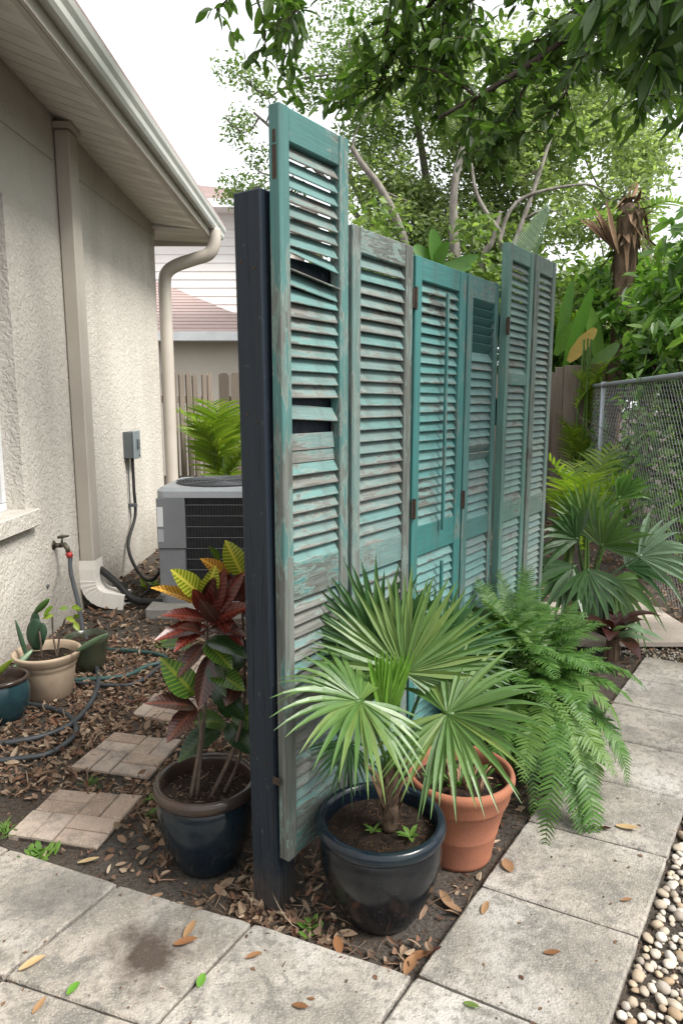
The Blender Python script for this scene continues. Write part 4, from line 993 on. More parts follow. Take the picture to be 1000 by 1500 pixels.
m = MB(); m.lathe([(.108, .195), (.115, .20), (.119, .21), (.115, .219), (.106, .219), (.101, .21), (.098, .15)], 40); m.build('rim', M['glaze_brown'], q_, True)
soil(p2, q_, .10, .165)
pad_(p2, at(-20, 1000, 3.05), at(20, 965, 3.0), .03, M['l_areca'], .004); pad_(p2, at(-12, 1002, 3.05), at(-40, 960, 3.0), .03, M['l_silver'], .004)
P3 = Vector((at(129, 965, 3.72).x, 3.72, 0))
p3 = thing('planter', 'dark green pot standing behind the beige planter', 'flower pot', P3)
m = MB(); m.lathe([(.0001, 0), (.085, 0), (.092, .006), (.105, .08), (.116, .16), (.118, .165), (.123, .19), (.118, .196), (.11, .19), (.10, .15)], 40); q_ = m.build('pot', M['glaze_green'], p3, True)
soil(p3, q_, .105, .16)

# ================================================================== fern and far pots along the path
FC = dn(2.58, -.93)
fe = thing('fern_clump', 'large arching green fern spilling over the concrete path', 'fern', FC)
m = MB(); m.lathe([(.0001, 0), (.11, 0), (.12, .01), (.15, .27), (.158, .28), (.155, .31), (.14, .31)], 30); m.build('pot', M['glaze_green'], fe, True)
def pinnate(c, az, e0, L, droop, plen, n, mb, seg=14, side0=0., curve=0., pw=.26, ptip=True, lift=.15, tw=0.):
    p = Vector(c); pts = [p.copy()]; dirs = []; e = e0; a = az
    for i in range(seg):
        t_ = (i + .5) / seg; e = e0 - droop * t_ ** 1.15; a = az + curve * t_
        d = Vector((math.cos(a) * math.cos(e), math.sin(a) * math.cos(e), math.sin(e))); dirs.append(d); p = p + d * (L / seg); pts.append(p.copy())
    mb.tube(pts, [max(.0009, .0032 * (1 - .8 * i / seg)) for i in range(seg + 1)], 4)
    for k in range(n):
        t_ = .10 + .90 * k / n; x = t_ * seg; i = min(seg - 1, int(x)); q = pts[i].lerp(pts[i + 1], x - i); d = dirs[i]
        sd = d.cross(Vector((0, 0, 1)));
        if sd.length < .05: sd = Vector((math.sin(a), -math.cos(a), 0))
        sd.normalize(); up = sd.cross(d)
        ln = plen * (math.sin(math.pi * min(1, .12 + t_ * .86)) ** .7) * ru(.85, 1.1)
        for s in (-1, 1):
            dd = (sd * s + d * (.35 + .3 * t_) + up * (lift - .1 * rnd()) + Vector((rg(.06), rg(.06), rg(.06)))).normalized()
            mb.blade(q, dd, up + Vector((rg(.15), rg(.15), rg(.15))), ln, ln * pw, 3, .18, .25, lambda t: (1 - t * .15) if t < .6 else max(.05, (1 - t) * 2.2))
crown_ = Vector((0, 0, .33)); NA = math.atan2(NV.y, NV.x)
for i in range(230):
    az = ru(-math.pi, math.pi); tow = math.cos(az - NA)
    if i % 2: e0 = R(ru(55, 88)); L = ru(.38, .60); dr = R(ru(55, 120))
    else: e0 = R(ru(5, 60)); L = ru(.36, .58); dr = R(ru(60, 125))
    if tow < -.25: L *= .8; e0 = R(ru(62, 88)); dr *= .7
    if tow > .6: L *= .85
    m = MB(); pinnate(crown_ + Vector((rg(.07), rg(.07), rg(.03))), az, e0, L, dr, ru(.05, .074), 36, m, 12, 0, rg(.55), .22, lift=ru(0, .3))
    m.build('frond', M['l_fern'] if i % 4 else M['l_fernlite'], fe, True)
for (az, e0, L, dr) in ((-62, 15, .70, 115), (-78, 8, .72, 112), (-95, 0, .66, 85), (-20, 25, .52, 110), (-40, 22, .58, 110), (-84, 25, .78, 125), (-68, 28, .74, 125), (-102, 30, .70, 130), (-118, 35, .62, 120), (70, 72, .62, 50), (95, 78, .58, 45), (120, 80, .52, 40), (50, 68, .62, 60)):
    m = MB(); pinnate(crown_ + Vector((rg(.05), rg(.05), .0)), R(az), R(e0), L, R(dr), .066, 44, m, 16, 0, rg(.4), .20); m.build('frond', M['l_fern'], fe, True)
for k in range(5):
    m = MB(); pinnate(crown_ + Vector((rg(.05), rg(.05), -.03)), R(ru(-120, 20)), R(ru(-20, 20)), ru(.3, .42), R(80), .045, 30, m, 10, 0, rg(.5), .2); m.build('dead_frond', M['deadfrond'], fe, True)
vi = thing('trailing_fern', 'light green wispy asparagus fern between the palm and the turquoise shutter', 'fern', dn(2.35, -1.02))
m = MB()
for k in range(34):
    pinnate((rg(.07), rg(.07), .30), ru(0, 6.28), R(ru(45, 88)), ru(.35, .62), R(ru(60, 130)), ru(.022, .035), 30, m, 10, 0, rg(.7), .3, lift=.3)
m.build('sprays', M['l_fernlite'], vi)
m = MB(); m.lathe([(.0001, 0), (.08, 0), (.09, .01), (.11, .27), (.115, .29), (.105, .29), (.09, .27)], 26); m.build('pot', M['glaze_brown'], vi, True)
# far fan palm at the end of the screen
FP = Vector((1.62, 4.35, 0))
fp = thing('fan_palm', 'broad fan palm with dark and silvery leaves at the far end of the screen', 'palm', FP)
m = MB(); m.lathe([(.0001, 0), (.13, 0), (.14, .01), (.17, .22), (.18, .24), (.17, .26), (.15, .25)], 30); m.build('pot', M['beigepot'], fp, True)
st = FP + Vector((0, 0, .2))
for (x, y, Y, mid, nrm, Rr, n, spr, mk, dr, wd) in (
    (880, 800, 4.15, (.35, -.1, .8), (-.3, -.85, .5), .36, 16, 75, 'l_fan', .12, .13), (935, 815, 4.0, (.9, -.2, .45), (-.2, -.8, .6), .38, 13, 60, 'l_silver', .3, .12),
    (845, 790, 4.2, (-.6, -.1, .5), (-.2, -.9, .3), .34, 12, 60, 'l_dark', .3, .18), (840, 830, 4.1, (-.55, -.2, -.5), (-.4, -.8, .4), .36, 12, 60, 'l_dark', .2, .18), (860, 835, 4.05, (.1, -.4, -.7), (.1, -.85, .4), .30, 11, 62, 'l_dark', .2, .2),
    (895, 850, 4.1, (.75, -.2, -.5), (.2, -.8, .5), .36, 14, 60, 'l_fan', .4, .13), (915, 830, 4.2, (.8, .1, .2), (0, -.6, .8), .34, 12, 60, 'l_fandark', .35, .13), (860, 770, 4.3, (-.1, .1, 1), (-.1, -.95, .2), .32, 14, 55, 'l_fan', .05, .14),
    (905, 730, 4.5, (.5, 0, .7), (-.1, -.9, .4), .25, 8, 35, 'l_banana', .2, .25), (870, 865, 4.05, (.2, -.3, -.9), (.1, -.9, .3), .25, 10, 60, 'l_dark', .1, .2)):
    fan(fp, at(x, y, Y), mid, nrm, Rr, n, spr, M[mk], dr, wd, start=st, pr=.008)
br = thing('bromeliad', 'dark maroon strap leafed plant in the bed beside the plank walk', 'plant', Vector((1.60, 3.86, 0)))
for k in range(14):
    q = k * 2.4; m = MB(); m.blade((0, 0, .10 + .006 * k), (math.cos(q), math.sin(q), .5 + .05 * k), (0, 0, 1), ru(.26, .40), .10, 6, .5, .35); m.build('leaf', M['l_brom'] if k % 5 else M['l_silver'], br, True)
m = MB(); m.tube([(0, 0, 0), (0, 0, .16)], [.05, .035], 8); m.build('stem', M['palmbark'], br)
# yellow green palms
def areca(name, label, loc, n, h, L, lean=None, mat='l_areca'):
    r = thing(name, label, 'palm', loc); loc = Vector(loc)
    for i in range(n):
        az = i * 2.4 + rg(.2); e0 = R(ru(70, 88)); m = MB(); pinnate((rg(.06), rg(.06), h * ru(.2, .6)), az, e0, L * ru(.75, 1.1), R(ru(30, 75)), L * .38, 17, m, 12, 0, rg(.3), .11, lift=.45); m.build('frond', M[mat], r, True)
    m = MB()
    for i in range(5): m.tube([(rg(.08), rg(.08), 0), (rg(.06), rg(.06), h * .75)], [.018, .012], 6)
    m.build('cane', M['l_fernlite'], r); return r
areca('areca_palm', 'bright yellow green areca palm behind the air conditioner', (-1.38, 7.9, 0), 9, 1.6, 1.15)
areca('areca_palm', 'yellow green palm behind the far end of the screen, before the boards', (1.98, 5.7, 0), 10, .85, .8)
areca('areca_palm', 'lime green palm growing up against the boards beside the chain link fence', (2.95, 8.42, 0), 13, 3.0, .62)

# ================================================================== trees and shrubs behind the fence
def leafcloud(mb, c, r, n, size, asp=.5, flat=.8, seg=2, up=.5, hang=0.):
    for i in range(n):
        while True:
            v = Vector((ru(-1, 1), ru(-1, 1), ru(-1, 1)))
            if v.length < 1: break
        v = v * (.55 + .45 * v.length); p = Vector(c) + Vector((v.x * r, v.y * r, v.z * r * flat))
        d = Vector((rg(1), rg(1), rg(.6) - hang)); s = size * ru(.65, 1.25)
        mb.blade(p, d, (rg(.6), rg(.6), up), s, s * asp, seg, .1, .2)
def limb(mb, pts, r0, r1, n=7, sub=5):
    q = smoothpath(pts, sub); mb.tube(q, [r0 + (r1 - r0) * i / (len(q) - 1) for i in range(len(q))], n)
def tree(name, label, base, limbs, clusters, lmat, bmat, size, per, asp=.5, group=None, dens=1., seg=2):
    r = thing(name, label, 'tree', base, group=group); b0 = Vector(base); m = MB()
    for (P, r0, r1) in limbs: limb(m, [Vector(p) - b0 for p in P], r0, r1)
    ends = [p - b0 for (P, _, _) in limbs for p in smoothpath(P, 7)[4:]]
    lf = MB()
    for (c, rad) in clusters:
        c = Vector(c) - b0
        near = min(ends, key=lambda e: (e - c).length * ru(1, 1.35) + max(0, e.z - c.z) * .8)
        mid = near.lerp(c, .5) + Vector((rg(.25), rg(.25), rg(.25)))
        br_ = bez(near, mid, c, 5); m.tube(br_, [.022, .018, .015, .012, .009, .006], 4); ends.extend(br_[2:])
        leafcloud(lf, c, rad, int(per * rad * rad * dens), size, asp, .8, seg)
    m.build('trunk', bmat, r, True); tag(lf.build('crown', lmat, r), kind='stuff'); return r
def blobs(n, x, y, z, rad):
    return [((ru(*x), ru(*y), ru(*z)), ru(*rad)) for _ in range(n)]
random.seed(21)
tree('oak_tree', 'pale green oak with an open crown rising left of the tallest shutter', (1.3, 13.2, 0),
     [([(1.3, 13.2, 0), (1.2, 13.2, 2.5), (.7, 13.1, 4.4), (.1, 13, 5.6)], .16, .05), ([(1.2, 13.2, 2.6), (1.6, 13.1, 4.6), (1.3, 13, 6.6)], .12, .05), ([(.7, 13.1, 4.4), (-.5, 12.8, 5.6), (-1.5, 12.6, 6.4)], .06, .02)],
     blobs(9, (-2.1, -.7), (12.2, 13.6), (5.2, 6.9), (.24, .45)) + blobs(6, (-.9, .6), (12.2, 13.6), (5.4, 7.0), (.3, .5)) + blobs(18, (.1, 2.6), (12.2, 13.8), (4.2, 8.2), (.45, .85)) + [((-1.95, 12.6, 5.1), .3), ((-1.4, 12.6, 4.9), .25)], M['l_oak'], M['bark'], .085, 1500, .5)
tree('oak_tree', 'leaning pale trunked tree behind the second and third shutters', (2.2, 11.6, 0),
     [([at(604, 400, 11.4), at(588, 340, 11.4), at(560, 280, 11.4), at(530, 240, 11.4), at(515, 215, 11.4)], .075, .04), ([(2.2, 11.6, 0), at(668, 400, 11.2), at(664, 330, 11.2), at(667, 260, 11.2), at(690, 180, 11.3)], .10, .045), ([(2.3, 11.6, .2), at(700, 420, 11.2), at(722, 350, 11.2), at(732, 310, 11.3)], .08, .03)],
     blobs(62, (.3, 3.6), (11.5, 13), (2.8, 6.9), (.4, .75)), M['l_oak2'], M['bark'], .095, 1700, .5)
tree('oak_tree', 'thin branched grey tree behind the far shutters', (3.6, 11.4, 0),
     [([(3.6, 11.4, 0), at(742, 400, 11), at(735, 340, 11), at(765, 290, 11), at(850, 270, 11), at(880, 278, 11)], .05, .012), ([at(740, 390, 11), at(770, 310, 11), at(800, 220, 11.2), at(830, 120, 11.4)], .045, .02), ([at(735, 345, 11), at(700, 290, 11.1), at(690, 240, 11.2)], .04, .02)],
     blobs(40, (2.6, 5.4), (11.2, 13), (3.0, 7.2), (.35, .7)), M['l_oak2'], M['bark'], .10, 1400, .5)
tree('evergreen_tree', 'dense light green tree far behind the chain link fence', (6.4, 14.5, 0),
     [([(6.4, 14.5, 0), (6.3, 14.5, 3), (6.0, 14.4, 6)], .2, .06), ([(6.3, 14.5, 3), (5.2, 14.3, 5.5)], .1, .04), ([(6.3, 14.5, 3), (7.6, 14.3, 5.6)], .1, .04)],
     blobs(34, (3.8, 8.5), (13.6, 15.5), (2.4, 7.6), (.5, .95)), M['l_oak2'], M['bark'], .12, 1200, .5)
# hedge like shrubs right behind the back fence
def shrub(name, label, base, bl, mat, size, per, asp, cat='shrub', group=None, stems=5, seg=3, flat=.8, hang=0.):
    r = thing(name, label, cat, base, group=group); b0 = Vector(base); lf = MB(); m = MB()
    for (c, rad) in bl:
        c = Vector(c) - b0; leafcloud(lf, c, rad, int(per * rad * rad), size, asp, flat, seg, .6, hang)
        m.tube(bez((rg(.12), rg(.12), 0), (c.x * .4 + rg(.1), c.y * .4 + rg(.1), c.z * .6), c, 6), [.022, .02, .018, .015, .012, .009, .006], 5)
    m.build('stems', M['barkdark'], r, True); tag(lf.build('foliage', mat, r), kind='stuff'); return r
random.seed(5)
shrub('hedge_shrub', 'dark green hedge bush behind the middle of the screen', (1.4, 10.6, 0), blobs(40, (-.2, 2.8), (10.3, 11.6), (.6, 4.1), (.4, .65)), M['l_vine'], .12, 900, .5)
shrub('hedge_shrub', 'leafy green bush behind the far shutters', (3.6, 10.4, 0), blobs(44, (2.3, 5.4), (10.2, 11.4), (.6, 3.9), (.4, .65)), M['l_vine'], .13, 900, .5)
shrub('broadleaf_shrub', 'large glossy shrub overhanging the chain link fence at the right', (4.3, 7.6, 0), blobs(34, (3.5, 5.6), (6.8, 8.6), (1.5, 3.9), (.35, .6)) + blobs(12, (3.1, 4.2), (9.6, 10.0), (2.0, 3.4), (.3, .45)) + blobs(9, (3.55, 4.4), (8.8, 9.15), (1.8, 2.9), (.28, .4)), M['l_shrub'], .20, 620, .36, hang=.5)
shrub('broadleaf_shrub', 'low shaded shrub tangled behind the chain link mesh', (4.2, 6.6, 0), blobs(30, (3.35, 5.2), (5.4, 8.9), (.3, 1.6), (.3, .55)), M['l_shrub'], .12, 620, .45)
shrub('broadleaf_shrub', 'upright bright green shrub at the right edge above the fence', (3.75, 5.6, 0), blobs(15, (3.0, 4.6), (5.0, 6.6), (1.9, 3.0), (.28, .45)), M['l_shrub'], .18, 700, .34, hang=.6)
vt = thing('climbing_vine', 'green vine tangled through the chain link mesh', 'vine', c0); m = MB(); st_ = MB()
for k in range(34):
    s_ = ru(.2, 6.2); p = cd * s_ + Vector((.05, 0, ru(.0, .4))); q = cd * (s_ + rg(.3)) + Vector((ru(.02, .12), 0, ru(.7, 1.75)))
    pts = bez(p, p.lerp(q, .5) + Vector((rg(.06), rg(.25), rg(.1))), q, 8); st_.tube(pts, .004, 4, False)
    for x in pts[2:]:
        for j in range(5): m.blade(x + Vector((rg(.05), rg(.06), rg(.06))), (rg(1), rg(1), rg(.7) - .3), (-.7 + rg(.4), rg(.5), .6), ru(.06, .12), ru(.03, .06), 3, .2, .2)
st_.build('stems', M['twig'], vt); tag(m.build('foliage', M['l_shrub'], vt), kind='stuff')
# dry twigs behind the mesh
m = MB(); random.seed(9)
for k in range(46):
    p = Vector((ru(3.0, 4.2), ru(5.0, 8.8), ru(0, .3))); q = p + Vector((rg(.5), rg(.6), ru(.6, 1.6))); m.tube(bez(p, p.lerp(q, .5) + Vector((rg(.3), rg(.3), rg(.2))), q, 6), [.008, .007, .006, .005, .004, .003, .002], 4)
tw = tag(m.build('dry_brush', M['twig']), 'tangle of dry twigs behind the chain link mesh', 'brush', kind='stuff')
# banana like plants
def paddle(root, base, tip, W, mat, up=(0, -.9, .3), curl=.08, name='leaf', n=12, rag=.0):
    loc = Vector(root.location); base, tip = Vector(base) - loc, Vector(tip) - loc; f = tip - base; m = MB()
    m.blade(base, f, up, f.length, W, n, curl, .22, lambda t: (math.sin(math.pi * min(1, t * .93 + .04)) ** .55) * (1 + rag * math.sin(t * 57)))
    return m.build(name, mat, root, True)
bn = thing('banana_plant', 'young banana plant with bright leaves peeking over the turquoise shutter', 'banana plant', (1.35, 9.75, 0))
m = MB(); m.tube([(0, 0, 0), (.02, 0, 1.3), (.04, 0, 2.4)], [.09, .07, .03], 10); m.build('stem', M['l_banana'], bn, True)
for (b_, t_, W) in (((640, 392), (633, 330), .20), ((632, 392), (606, 356), .22), ((636, 395), (655, 350), .16), ((630, 400), (690, 385), .2), ((650, 398), (700, 370), .16)):
    paddle(bn, at(*b_, 9.6), at(*t_, 9.5), W, M['l_banana'], (.2, -.9, .3))
bp = thing('bird_of_paradise', 'large paddle leafed plant beyond the far end of the screen', 'plant', (3.0, 9.15, 0))
for (b_, t_, W, mk, Y) in (((824, 545), (868, 400), .20, 'l_banana', 9.3), ((812, 520), (856, 450), .20, 'l_shrub', 9.5), ((820, 520), (905, 440), .17, 'l_banana', 9.6), ((815, 520), (838, 400), .15, 'l_banana', 9.6), ((832, 530), (872, 478), .17, 'l_yellow', 9.2), ((850, 560), (905, 500), .2, 'l_shrub', 9.4), ((880, 540), (860, 440), .2, 'l_shrub', 9.5)):
    paddle(bp, at(*b_, Y - .45), at(*t_, Y - .55), W, M[mk], (ru(-.3, .8), -.85, ru(.1, .6)), ru(.02, .15), rag=.04)
m = MB()
for k in range(5): m.tube([(rg(.1), rg(.1), 0), (rg(.15), rg(.1), 1.9)], [.03, .02], 7)
m.build('stalk', M['l_fernlite'], bp)
# ribbed palm frond and dead topped palm
dp = thing('palm_tree', 'palm with dead brown fronds hanging at its top behind the shrubs', 'palm', (3.75, 9.6, 0))
tpz = at(918, 360, 9.4)
m = MB(); m.tube(smoothpath([(0, 0, 0), (.02, 0, 1.5), tpz - Vector((3.75, 9.6, 0)), at(924, 300, 9.4) - Vector((3.75, 9.6, 0))], 6), [.11] * 10 + [.12, .13, .14, .15, .16, .17, .17, .15, .10], 12); m.build('trunk', M['palmbark'], dp, True)
random.seed(3)
for k in range(70):
    q = k * 2.4; a = at(922 + rg(6), 300 + ru(-15, 50), 9.4) - Vector((3.75, 9.6, 0)); m = MB()
    e = a + Vector((math.cos(q) * ru(.12, .30), math.sin(q) * .3, ru(-.7, .1) if k % 5 else .3)); m.blade(a, e - a, (math.cos(q), math.sin(q), .5), (e - a).length, ru(.025, .10), 5, .3, .6, None, rg(.3)); m.build('dead_frond', M['deadfrond'] if k % 3 else M['palmbark'], dp, True)
m = MB(); a = at(905, 372, 9.2) - Vector((3.75, 9.6, 0)); e = at(866, 300, 9.0) - Vector((3.75, 9.6, 0)); 
for k in range(11): m.blade(a, e - a + Vector((.035 * (k - 5), rg(.05), -.02 * abs(k - 5) + rg(.04))), (.3, -.9, .2), (e - a).length * ru(.75, 1.05), .075, 5, .05, .5, None, rg(.1))
m.build('dead_frond', M['deadfrond'], dp, True)
for k in range(3):
    m = MB(); az = k * 1.9 + 3.4; pinnate(at(915, 330, 9.5) - Vector((3.75, 9.6, 0)), az, R(ru(20, 75)), ru(1.0, 1.5), R(ru(60, 120)), .5, 30, m, 12, 0, rg(.2), .07); m.build('frond', M['l_oak'], dp, True)
bf = thing('palm_tree', 'pale ribbed palm frond standing above the far shutters', 'palm', (2.7, 9.9, 0))
m = MB(); m.tube([(0, 0, 0), (.05, 0, 1.4), (.1, -.1, 2.3)], [.10, .08, .05], 9); m.build('trunk', M['palmbark'], bf, True)
b0 = Vector((2.7, 9.9, 0)); m = MB(); ra, rb_ = at(775, 400, 9.6), at(805, 306, 9.5); ax_ = rb_ - ra
m.tube([ra - b0, rb_ - b0], [.02, .008], 5)
for k in range(34):
    t_ = k / 33; p = ra.lerp(rb_, t_); m.blade(p - b0, Vector((-1, 0, .75 + .5 * t_)) , (.2, -.9, .3), .46 * (1 - .85 * t_) + .03, .030, 3, .05, .2)
m.build('frond', M['l_silver'], bf)
for k in range(9):
    m = MB(); pinnate(Vector((.1, -.1, 2.3)), k * 1.1, R(ru(30, 80)), ru(.8, 1.3), R(ru(60, 110)), .42, 28, m, 12, 0, rg(.2), .08); m.build('frond', M['l_areca'] if k % 2 else M['l_fan'], bf, True)

# ================================================================== tree overhanging from the right
random.seed(33)
TB = Vector((4.6, 2.6, 0))
ot = thing('overhanging_tree', 'dark leafed tree whose branches hang into the top of the view', 'tree', TB)
limbs = [([TB, TB + Vector((-.1, .1, 1.6)), TB + Vector((-.4, .4, 2.9)), TB + Vector((-.7, .6, 4.0))], .17, .11),
  ([TB + Vector((-.4, .4, 2.9)), (3.2, 3.4, 3.9), (2.2, 3.7, 4.2), (1.2, 3.8, 4.25), (.3, 3.8, 4.3), (-.5, 3.7, 4.3)], .075, .015),
  ([(2.2, 3.7, 4.2), (1.5, 3.8, 3.6), (.95, 3.8, 3.2), (.5, 3.8, 2.95)], .03, .009), ([(2.8, 3.5, 4.05), (2.0, 3.3, 3.5), (1.45, 3.2, 3.15)], .03, .008),
  ([TB + Vector((-.4, .4, 2.9)), (3.3, 2.6, 3.5), (2.3, 2.5, 3.7), (1.4, 2.6, 3.8)], .05, .015), ([(3.3, 2.6, 3.5), (2.3, 2.3, 3.0), (1.55, 2.3, 2.65)], .03, .008),
  ([(1.2, 3.8, 4.25), (.5, 4.2, 3.7), (.2, 4.3, 3.3)], .022, .006), ([(.3, 3.8, 4.3), (-.2, 3.9, 3.9), (-.45, 3.9, 3.6)], .014, .004)]
m = MB(); ends = []
for (P, r0, r1) in limbs:
    limb(m, [Vector(p) - TB for p in P], r0, r1)
    if P[0] is not TB: ends += [p for p in smoothpath(P, 6)]
def lowz(x, y):       # underside of the canopy
    return 2.62 + .30 * noise.noise(Vector((x * 1.5, y * 1.2, 4))) + max(0, .75 - x) * .42 + max(0, -x) * .2 + (y - 3.4) * .30
lf, lb = MB(), MB()
def twig(p, d, L, leaves, smin, smax, mb, asp=(.36, .46), hang=.2):
    q = [p]; dd = d.copy()
    for i in range(4):
        dd = (dd + Vector((rg(.16), rg(.16), rg(.14) - .06))).normalized(); q.append(q[-1] + dd * L / 4)
    m.tube([x - TB for x in q], [.0032, .0028, .0024, .0018, .001], 3, False)
    for k in range(leaves):
        t_ = (k + rnd()) / leaves * 3.99; i = int(t_); b_ = q[i].lerp(q[i + 1], t_ - i); ax2 = (q[i + 1] - q[i]).normalized()
        ld = (ax2 * .55 + Vector((rg(.6), rg(.6), rg(.5) - hang))).normalized(); s_ = ru(smin, smax)
        mb.blade(b_ - TB, ld, (rg(.6), rg(.6), .8), s_, s_ * ru(*asp), 4, .15, .3)
def bough(p, d, L, r0, near=False):
    q = [p]; dd = d.copy(); n = 7
    for i in range(n):
        dd = (dd + Vector((rg(.18), rg(.18), rg(.16) - .05))).normalized(); q.append(q[-1] + dd * L / n)
    kept = []
    for i in range(1, n + 1):
        c = q[i]; lo = lowz(c.x, c.y)
        if c.z < lo or c.x < -.95 or c.x > 2.5 or c.z > 4.75: break
        kept.append(c)
        for j in range(3):
            td = (dd * .5 + Vector((rg(.8), rg(.8), rg(.6) - .1))).normalized(); TL = ru(.16, .34); en = c + td * TL
            if en.z < lowz(en.x, en.y) - .05: continue
            twig(c, td, TL, random.randint(7, 11), .055, .095, lf, (.40, .52))
    if kept: pts = [q[0]] + kept; m.tube([x - TB for x in pts], [r0 * (1 - .75 * i / len(pts)) for i in range(len(pts))], 5, False)
for (P, r0, r1) in limbs[1:]:
    pp = smoothpath(P, 8); acc = 0
    for i in range(1, len(pp)):
        acc += (pp[i] - pp[i - 1]).length
        if acc > .31:
            acc = 0; t_ = (pp[i] - pp[i - 1]).normalized()
            for j in range(2):
                d = (t_ * .6 + Vector((rg(.7), rg(.8), rg(.5) - .25))).normalized(); bough(pp[i], d, ru(.5, 1.1), .008)
for k in range(170):          # near bough with larger leaves at the right
    c = Vector((ru(.95, 2.3), ru(2.0, 2.75), ru(2.45, 3.3)))
    if c.z < 2.52 + max(0, 1.35 - c.x) * .9 + .15 * noise.noise(c * 2.5) : continue
    twig(c, Vector((rg(.6), rg(.6), -.5 + rg(.4))).normalized(), ru(.12, .25), 9, .09, .155, lb, (.30, .40), .6)
for P in ([(3.3, 2.6, 3.5), (2.5, 2.4, 3.2), (1.9, 2.3, 2.95), (1.3, 2.3, 2.8)], [(2.5, 2.4, 3.2), (2.0, 2.6, 2.8), (1.6, 2.6, 2.65)], [(2.9, 2.5, 3.35), (2.0, 2.2, 3.2), (1.2, 2.2, 3.1)]):
    limb(m, [Vector(p) - TB for p in P], .014, .004, 6)
m.build('trunk', M['barkdark'], ot, True); tag(lf.build('crown', M['l_over'], ot), kind='stuff'); tag(lb.build('near_bough', M['l_big'], ot), kind='stuff')

# ================================================================== leaf litter, mulch, weeds, fallen leaves
random.seed(11)
POTS = [(AC_, .13), (BC, .125), (CC, .125), (P1, .12), (P2, .09), (P3, .1), (FC, .13)]
def blocked(x, y, keep=0.):
    if x < WX + .02: return True
    for q in PAVE:
        if inpoly(x, y, q): return rnd() > keep
    for q in STONES:
        if inpoly(x, y, q): return rnd() > .05
    for (c, r_) in POTS:
        if (x - c.x) ** 2 + (y - c.y) ** 2 < r_ * r_: return True
    if -1.38 < x < -.45 and 4.6 < y < 5.55: return True
    return False
def dnn(x, y): return x * DV.x + y * DV.y, x * NV.x + y * NV.y
lit, chips = MB(), MB()
def scatter(n, xr, yr, fn, smin=.03, smax=.065):
    for _ in range(n):
        x, y = ru(*xr), ru(*yr)
        if rnd() > fn(x, y) or blocked(x, y, .012): continue
        onp = any(inpoly(x, y, q) for q in PAVE); z = (PZ + .002 if onp else ru(.004, .022))
        s = ru(smin, smax); a = ru(0, 6.28)
        if rnd() < .45:
            s *= ru(.3, .6); lit.blade((x, y, z), (math.cos(a), math.sin(a), rg(.35)), (rg(.7), rg(.7), 1), s, s * ru(.35, 1.1), 2, 0, rg(.8), lambda t: .45 + .55 * math.sin(3.1 * t + .3)); continue
        if rnd() < .18:
            lit.blade((x, y, z + .004), (math.cos(a), math.sin(a), rg(.15)), (rg(.4), rg(.4), 1), s * 1.7, s * .07, 4, ru(-.1, .2), .3, None, rg(.4)); continue
        lit.blade((x, y, z), (math.cos(a), math.sin(a), rg(.28)), (rg(.6), rg(.6), 1), s, s * ru(.22, .5), 4, ru(-.15, .3), ru(-.3, 1.2), None, rg(.35))
def left_d(x, y):
    d_, n_ = dnn(x, y)
    if n_ > -.6: return 0
    if y < 2.3 - .25 * (x + .8) and x < -.3: base = .10
    else: base = .75
    return max(.04, min(1, base + .8 * noise.noise(Vector((x * 2.2, y * 2.2, 7)))))
scatter(17000, (-1.9, -.15), (1.75, 4.2), left_d, .022, .058)
scatter(7500, (-1.9, .6), (4.0, 9.0), lambda x, y: .8, .035, .075)
def post_d(x, y):
    d_, n_ = dnn(x, y)
    if not (-1.75 < n_ < -.75 and 1.2 < d_ < 2.5): return 0
    c = (Vector((x, y, 0)) - dn(1.40, -1.20)).length
    return .95 if c < .22 else (.45 if c < .42 else .22)
scatter(4200, (-.6, .75), (1.45, 2.7), post_d, .022, .06)
scatter(5200, (1.2, 3.6), (3.6, 9.0), lambda x, y: .8 if not (1.45 < x < 2.27 and 4.0 < y < 4.86) else .03, .035, .075)
scatter(500, (.5, 2.2), (2.3, 4.4), lambda x, y: .5 if dnn(x, y)[1] < -.74 else 0)
for _ in range(14000):
    x, y = (ru(-1.9, -.1), ru(1.7, 4.6)) if rnd() < .55 else ((ru(-.5, .9), ru(1.4, 2.9)) if rnd() < .5 else (ru(1.3, 3.3), ru(3.8, 8)))
    if blocked(x, y, .0): continue
    s = ru(.008, .03); a = ru(0, 6.28); chips.blade((x, y, ru(.002, .01)), (math.cos(a), math.sin(a), rg(.15)), (rg(.3), rg(.3), 1), s, s * ru(.2, .5), 1, 0, .3)
# soil crumbs along the paver joints
for q in PAVE:
    for k in range(4):
        a0, a1 = Vector((*q[k], 0)), Vector((*q[(k + 1) % 4], 0))
        for _ in range(60):
            p = a0.lerp(a1, rnd()) + Vector((rg(.006), rg(.006), 0)); s = ru(.002, .007); a = ru(0, 6.28)
            chips.blade((p.x, p.y, PZ + ru(-.004, .003)), (math.cos(a), math.sin(a), rg(.2)), (rg(.3), rg(.3), 1), s, s * ru(.5, .9), 1, 0, .3)
